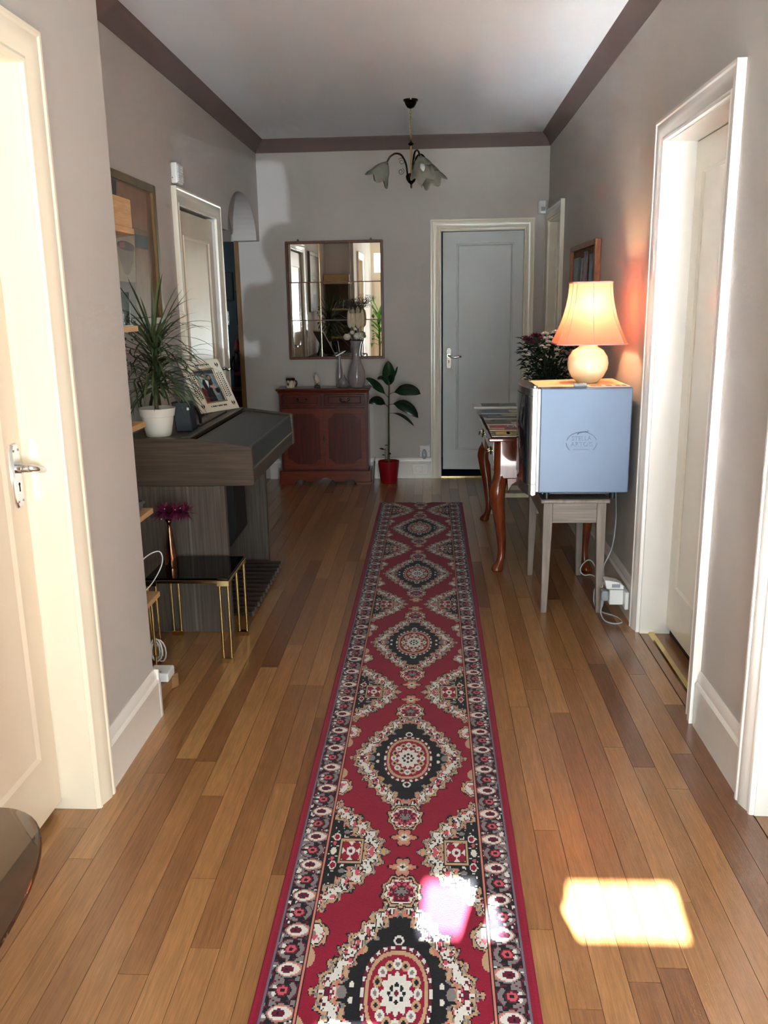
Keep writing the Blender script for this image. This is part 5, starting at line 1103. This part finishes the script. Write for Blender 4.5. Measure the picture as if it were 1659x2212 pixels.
tag(obj('white_flex', MB().tube(smooth_path([(.80, 4.60, .50), (.82, 4.52, .40), (.86, 4.42, .30), (.875, 4.35, .20), (.87, 4.3, .1), (.878, 4.42, .05), (.865, 4.50, .075), (.842, 4.512, .082), (.812, 4.50, .06), (.80, 4.49, .03), (.82, 4.485, .006), (.86, 4.485, .006), (.88, 4.40, .006), (.87, 4.15, .006)], 6), .0034, 6), WCAB, smooth=60), 'white flex trailing round the back leg of the hall table', 'cord')
# ------------------------------------------------------------------ chandelier
cxx, cyy = -.125, 5.93
t = thing('ceiling_light', 'three-arm bronze ceiling light with frosted tulip glass shades', 'ceiling light', (cxx, cyy, ZC))
BRZ2 = mat('dark_bronze_lacquer', (64, 54, 44), .22, 1, var=.1, vscale=30)
obj('ceiling_rose', MB().lathe([(.048, 0), (.046, -.008), (.04, -.012), (.034, -.028), (.022, -.046), (.008, -.052), (.001, -.053)], 24, (cxx, cyy, ZC-.0005)), BRZ2, t, smooth=40)
obj('cord', MB().tube([(cxx, cyy, ZC-.05), (cxx, cyy, 2.46)], .0028, 6), mat('clear_flex_gold', (150, 136, 92), .3, .4), t)
for k in range(11):
    zc = 2.642-k*.0175; pts = [(cxx+(.006*math.cos(a) if k % 2 else 0), cyy+(0 if k % 2 else .006*math.cos(a)), zc+.012*math.sin(a)) for a in (2*PI*q/10 for q in range(11))]
    obj('chain_link', MB().tube(pts, .0016, 5, cap=False), BRASS, t, smooth=60)
obj('collar', MB().lathe([(.004, .03), (.008, .024), (.006, .016), (.018, .008), (.021, .002), (.012, -.006), (.004, -.01)], 18, (cxx, cyy, 2.435)), BRZ2, t, smooth=40)
obj('rod', MB().tube([(cxx, cyy, 2.43), (cxx, cyy, 2.24)], .006, 10), BRASS, t, smooth=50)
obj('bowl', MB().lathe([(.012, .05), (.030, .044), (.036, .03), (.033, .012), (.022, -.005), (.009, -.016), (.006, -.022), (.007, -.03), (.005, -.042), (.001, -.044)], 24, (cxx, cyy, 2.212)), BRZ2, t, smooth=40)
for ang in (172, 292, 50):
    a = math.radians(ang); dx, dy = math.cos(a), math.sin(a)
    A = lambda r, z: (cxx+dx*r, cyy+dy*r, z)
    arm = obj('arm', MB().tube(smooth_path([A(.024, 2.25), A(.034, 2.32), A(.062, 2.372), A(.100, 2.385), A(.138, 2.366), A(.160, 2.330)], 5), .006, 8), BRZ2, t, smooth=60)
    obj('scroll', MB().tube([A(.062+.024*(1-q/20)*math.cos(q*.55+.6), 2.335+.024*(1-q/20)*math.sin(q*.55+.6)) for q in range(17)], .0018, 5), BRONZE, arm, smooth=60)
    obj('scroll', MB().tube([A(.066+.022*(1-q/22)*math.cos(q*.55+2), 2.275+.022*(1-q/22)*math.sin(q*.55+2)) for q in range(17)], .0018, 5), BRONZE, arm, smooth=60)
    ax_ = Vector((dx*.55, dy*.55, -.83)).normalized(); o0 = Vector(A(.160, 2.332)); u = ax_.orthogonal().normalized(); w = ax_.cross(u)
    obj('lamp_holder', MB().loft([[o0+ax_*z+(u*math.cos(q)+w*math.sin(q))*r for q in (2*PI*k/14 for k in range(14))] for z, r in ((-.006, .008), (.002, .016), (.014, .019), (.02, .012), (.05, .012))]), BRASS, arm, smooth=40)
    rings = []
    for k in range(12):
        s = k/11; R = .018+.040*math.sin(min(1, s*1.6)*PI/2)+.026*max(0, s-.6)/.4; Z = .006+.115*s
        rings.append([o0+ax_*(Z+(.016*max(0, s-.45)/.55)*math.cos(6*q))+(u*math.cos(q)+w*math.sin(q))*(R*(1+.10*s*math.cos(6*q))) for q in (2*PI*j/48 for j in range(48))])
    obj('glass_shade', MB().loft(rings, cap=False), FROST, arm, smooth=60, solid=.002)
    obj('candle_bulb', MB().loft([[o0+ax_*z+(u*math.cos(q)+w*math.sin(q))*r for q in (2*PI*k/12 for k in range(12))] for z, r in ((.045, .010), (.06, .017), (.075, .0185), (.092, .012), (.105, .003))]), WPLAS, arm, smooth=60)
# ------------------------------------------------------------------ smoked glass oval table at the near left
tz = .55; tcx, tcy, thw, thl = -.815, .955, .185, .435
t = thing('smoked_glass_table', 'small oval table with a smoked brown glass top by the ivory door', 'table', (tcx, tcy, 0))
def sup(s, z): return [(tcx+thw*s*math.copysign(abs(math.cos(a))**(2/2.4), math.cos(a)), tcy+thl*s*math.copysign(abs(math.sin(a))**(2/2.4), math.sin(a)), z) for a in (2*PI*k/64 for k in range(64))]
obj('top', MB().loft([sup(.985, tz-.010), sup(1, tz-.008), sup(1, tz-.002), sup(.99, tz)]), SMOKE, t, smooth=30)
for a, b in ((-.09, -.25), (.09, -.25), (-.09, .18), (.09, .18)): obj('leg', MB().tube([(tcx+a*.8, tcy+b, 0), (tcx+a*.8, tcy+b, tz-.011)], .011, 12), BRASS, t, smooth=50)
for b in (-.25, .18): obj('stretcher', MB().tube([(tcx-.07, tcy+b, tz-.03), (tcx+.07, tcy+b, tz-.03)], .008, 10), BRASS, t, smooth=50)
# ------------------------------------------------------------------ behind the camera: porch plant and the person whose shadow falls on the far wall
gx_, gy_ = -.86, -.22
t = thing('porch_plant', 'tall bright green corn plant in a white pot by the porch screen', 'plant', (gx_, gy_, 0))
obj('pot', MB().lathe([(.001, 0), (.09, 0), (.12, .22), (.125, .24), (.115, .24), (.11, .22), (.001, .21)], 28, (gx_, gy_, 0), cap=False), WPLAS, t, smooth=35)
obj('cane', MB().tube([(gx_, gy_, .2), (gx_+.01, gy_, .8), (gx_, gy_, 1.25)], .016, 10), bpy.data.materials['dracaena_cane'], t, smooth=60)
CORNL = leaf_mat('corn_plant_leaf', (58, 124, 40), (96, 168, 62), .35); rp_ = random.Random(2)
for k in range(26):
    a = k*2.4; z = .75+.02*k; el = .35+.035*k; L = rp_.uniform(.28, .40); d = Vector((math.cos(a)*math.cos(el), math.sin(a)*math.cos(el), math.sin(el))); p = Vector((gx_, gy_, z)); pts = [p.copy()]
    for i in range(8): p = p+d*L/8; pts.append(p.copy()); d = (d+Vector((0, 0, -.13))).normalized()
    for q in pts: q.x = max(q.x, XB+.03); q.y = max(q.y, YS+.03)
    obj('leaf', MB().blade(pts, [.026*math.sin(PI*min(.98, .12+.86*i/8))+.001 for i in range(9)], (0, 0, 1), .25), CORNL, t, smooth=60)
hx, hy = .07, -.55
def person():
    bm_v = {'pelvis': (hx, hy, .88, .15, .11), 'waist': (hx, hy, 1.02, .135, .10), 'chest': (hx, hy, 1.20, .165, .115), 'neck0': (hx, hy+.01, 1.345, .075, .065), 'neck': (hx, hy+.02, 1.40, .052, .052), 'head0': (hx, hy+.035, 1.47, .105, .115), 'head1': (hx, hy+.03, 1.545, .11, .12), 'head2': (hx, hy+.025, 1.60, .08, .09)}
    ed = [('pelvis', 'waist'), ('waist', 'chest'), ('chest', 'neck0'), ('neck0', 'neck'), ('neck', 'head0'), ('head0', 'head1'), ('head1', 'head2')]
    for s, n_ in ((-1, 'l'), (1, 'r')):
        for k_, v_ in (('hip', (hx+s*.09, hy, .82, .088, .088)), ('knee', (hx+s*.10, hy+.015, .46, .058, .058)), ('ankle', (hx+s*.10, hy, .09, .042, .042)), ('toe', (hx+s*.11, hy+.15, .035, .035, .03)),
                       ('sho', (hx+s*.165, hy, 1.31, .06, .06)), ('elb', (hx+s*.20, hy+.09, 1.08, .042, .042)), ('wri', (hx+s*.06-.02, hy+.34, 1.34, .027, .027)), ('palm', (hx+s*.045-.025, hy+.40, 1.39, .03, .018))): bm_v[k_+n_] = v_
        ed += [('pelvis', 'hip'+n_), ('hip'+n_, 'knee'+n_), ('knee'+n_, 'ankle'+n_), ('ankle'+n_, 'toe'+n_), ('chest', 'sho'+n_), ('sho'+n_, 'elb'+n_), ('elb'+n_, 'wri'+n_), ('wri'+n_, 'palm'+n_)]
        for f in range(5):
            b = bm_v['palm'+n_]; ang = (f-1.5)*.012 if f < 4 else 0
            tip = (b[0]-s*.02, b[1]+.045-(.02 if f == 4 else 0), b[2]+.02+(f-1.5)*.017, .008, .008); mid = ((b[0]+tip[0])/2+s*.012, (b[1]+tip[1])/2+.006, (b[2]+tip[2])/2, .0085, .0085)
            bm_v['m%d%s' % (f, n_)] = mid; bm_v['t%d%s' % (f, n_)] = tip; ed += [('palm'+n_, 'm%d%s' % (f, n_)), ('m%d%s' % (f, n_), 't%d%s' % (f, n_))]
    names = list(bm_v); me = bpy.data.meshes.new('person'); me.from_pydata([Vector(bm_v[k_][:3])-Vector((hx, hy, 0)) for k_ in names], [(names.index(a), names.index(b)) for a, b in ed], [])
    me.materials.append(mat('dark_clothing', (58, 60, 70), .85, var=.1))
    o = bpy.data.objects.new('body', me); COL.objects.link(o)
    sk_ = o.modifiers.new('skin', 'SKIN'); sd = me.skin_vertices[0].data
    for i, k_ in enumerate(names): sd[i].radius = bm_v[k_][3:5]; sd[i].use_root = (i == 0)
    sb_ = o.modifiers.new('smooth', 'SUBSURF'); sb_.levels = 1; sb_.render_levels = 1
    r_ = thing('person', 'person in dark clothes standing in the porch holding up a phone', 'person', (hx, hy, 0)); o.parent = r_
    obj('hair', MB().ball((hx, hy+.015, 1.54), (.104, .112, .108), 16, 10), mat('dark_hair', (40, 30, 26), .7), r_, smooth=80)
    obj('nose', MB().ball((hx, hy+.135, 1.50), (.014, .018, .02), 8, 6), mat('skin_tone', (206, 160, 134), .5), r_, smooth=80)
    for s in (-1, 1):
        obj('ear', MB().ball((hx+s*.084, hy+.03, 1.505), (.01, .018, .028), 8, 6), bpy.data.materials['skin_tone'], r_, smooth=80)
        obj('eye', MB().ball((hx+s*.03, hy+.118, 1.525), (.012, .008, .008), 8, 6), WPLAS, r_, smooth=80)
    obj('mouth', MB().ball((hx, hy+.12, 1.462), (.022, .008, .006), 8, 6), mat('lip_tone', (160, 90, 84), .5), r_, smooth=80)
person()
t = thing('phone', 'slim dark phone held up in front of the person', 'phone', (hx-.025, hy+.45, 1.37))
obj('case', MB().box(hx-.06, hx+.01, hy+.448, hy+.456, 1.37, 1.51), BLACK, t, bevel=.003)
for o in bpy.data.objects:
    if '_base' in o: del o['_base']
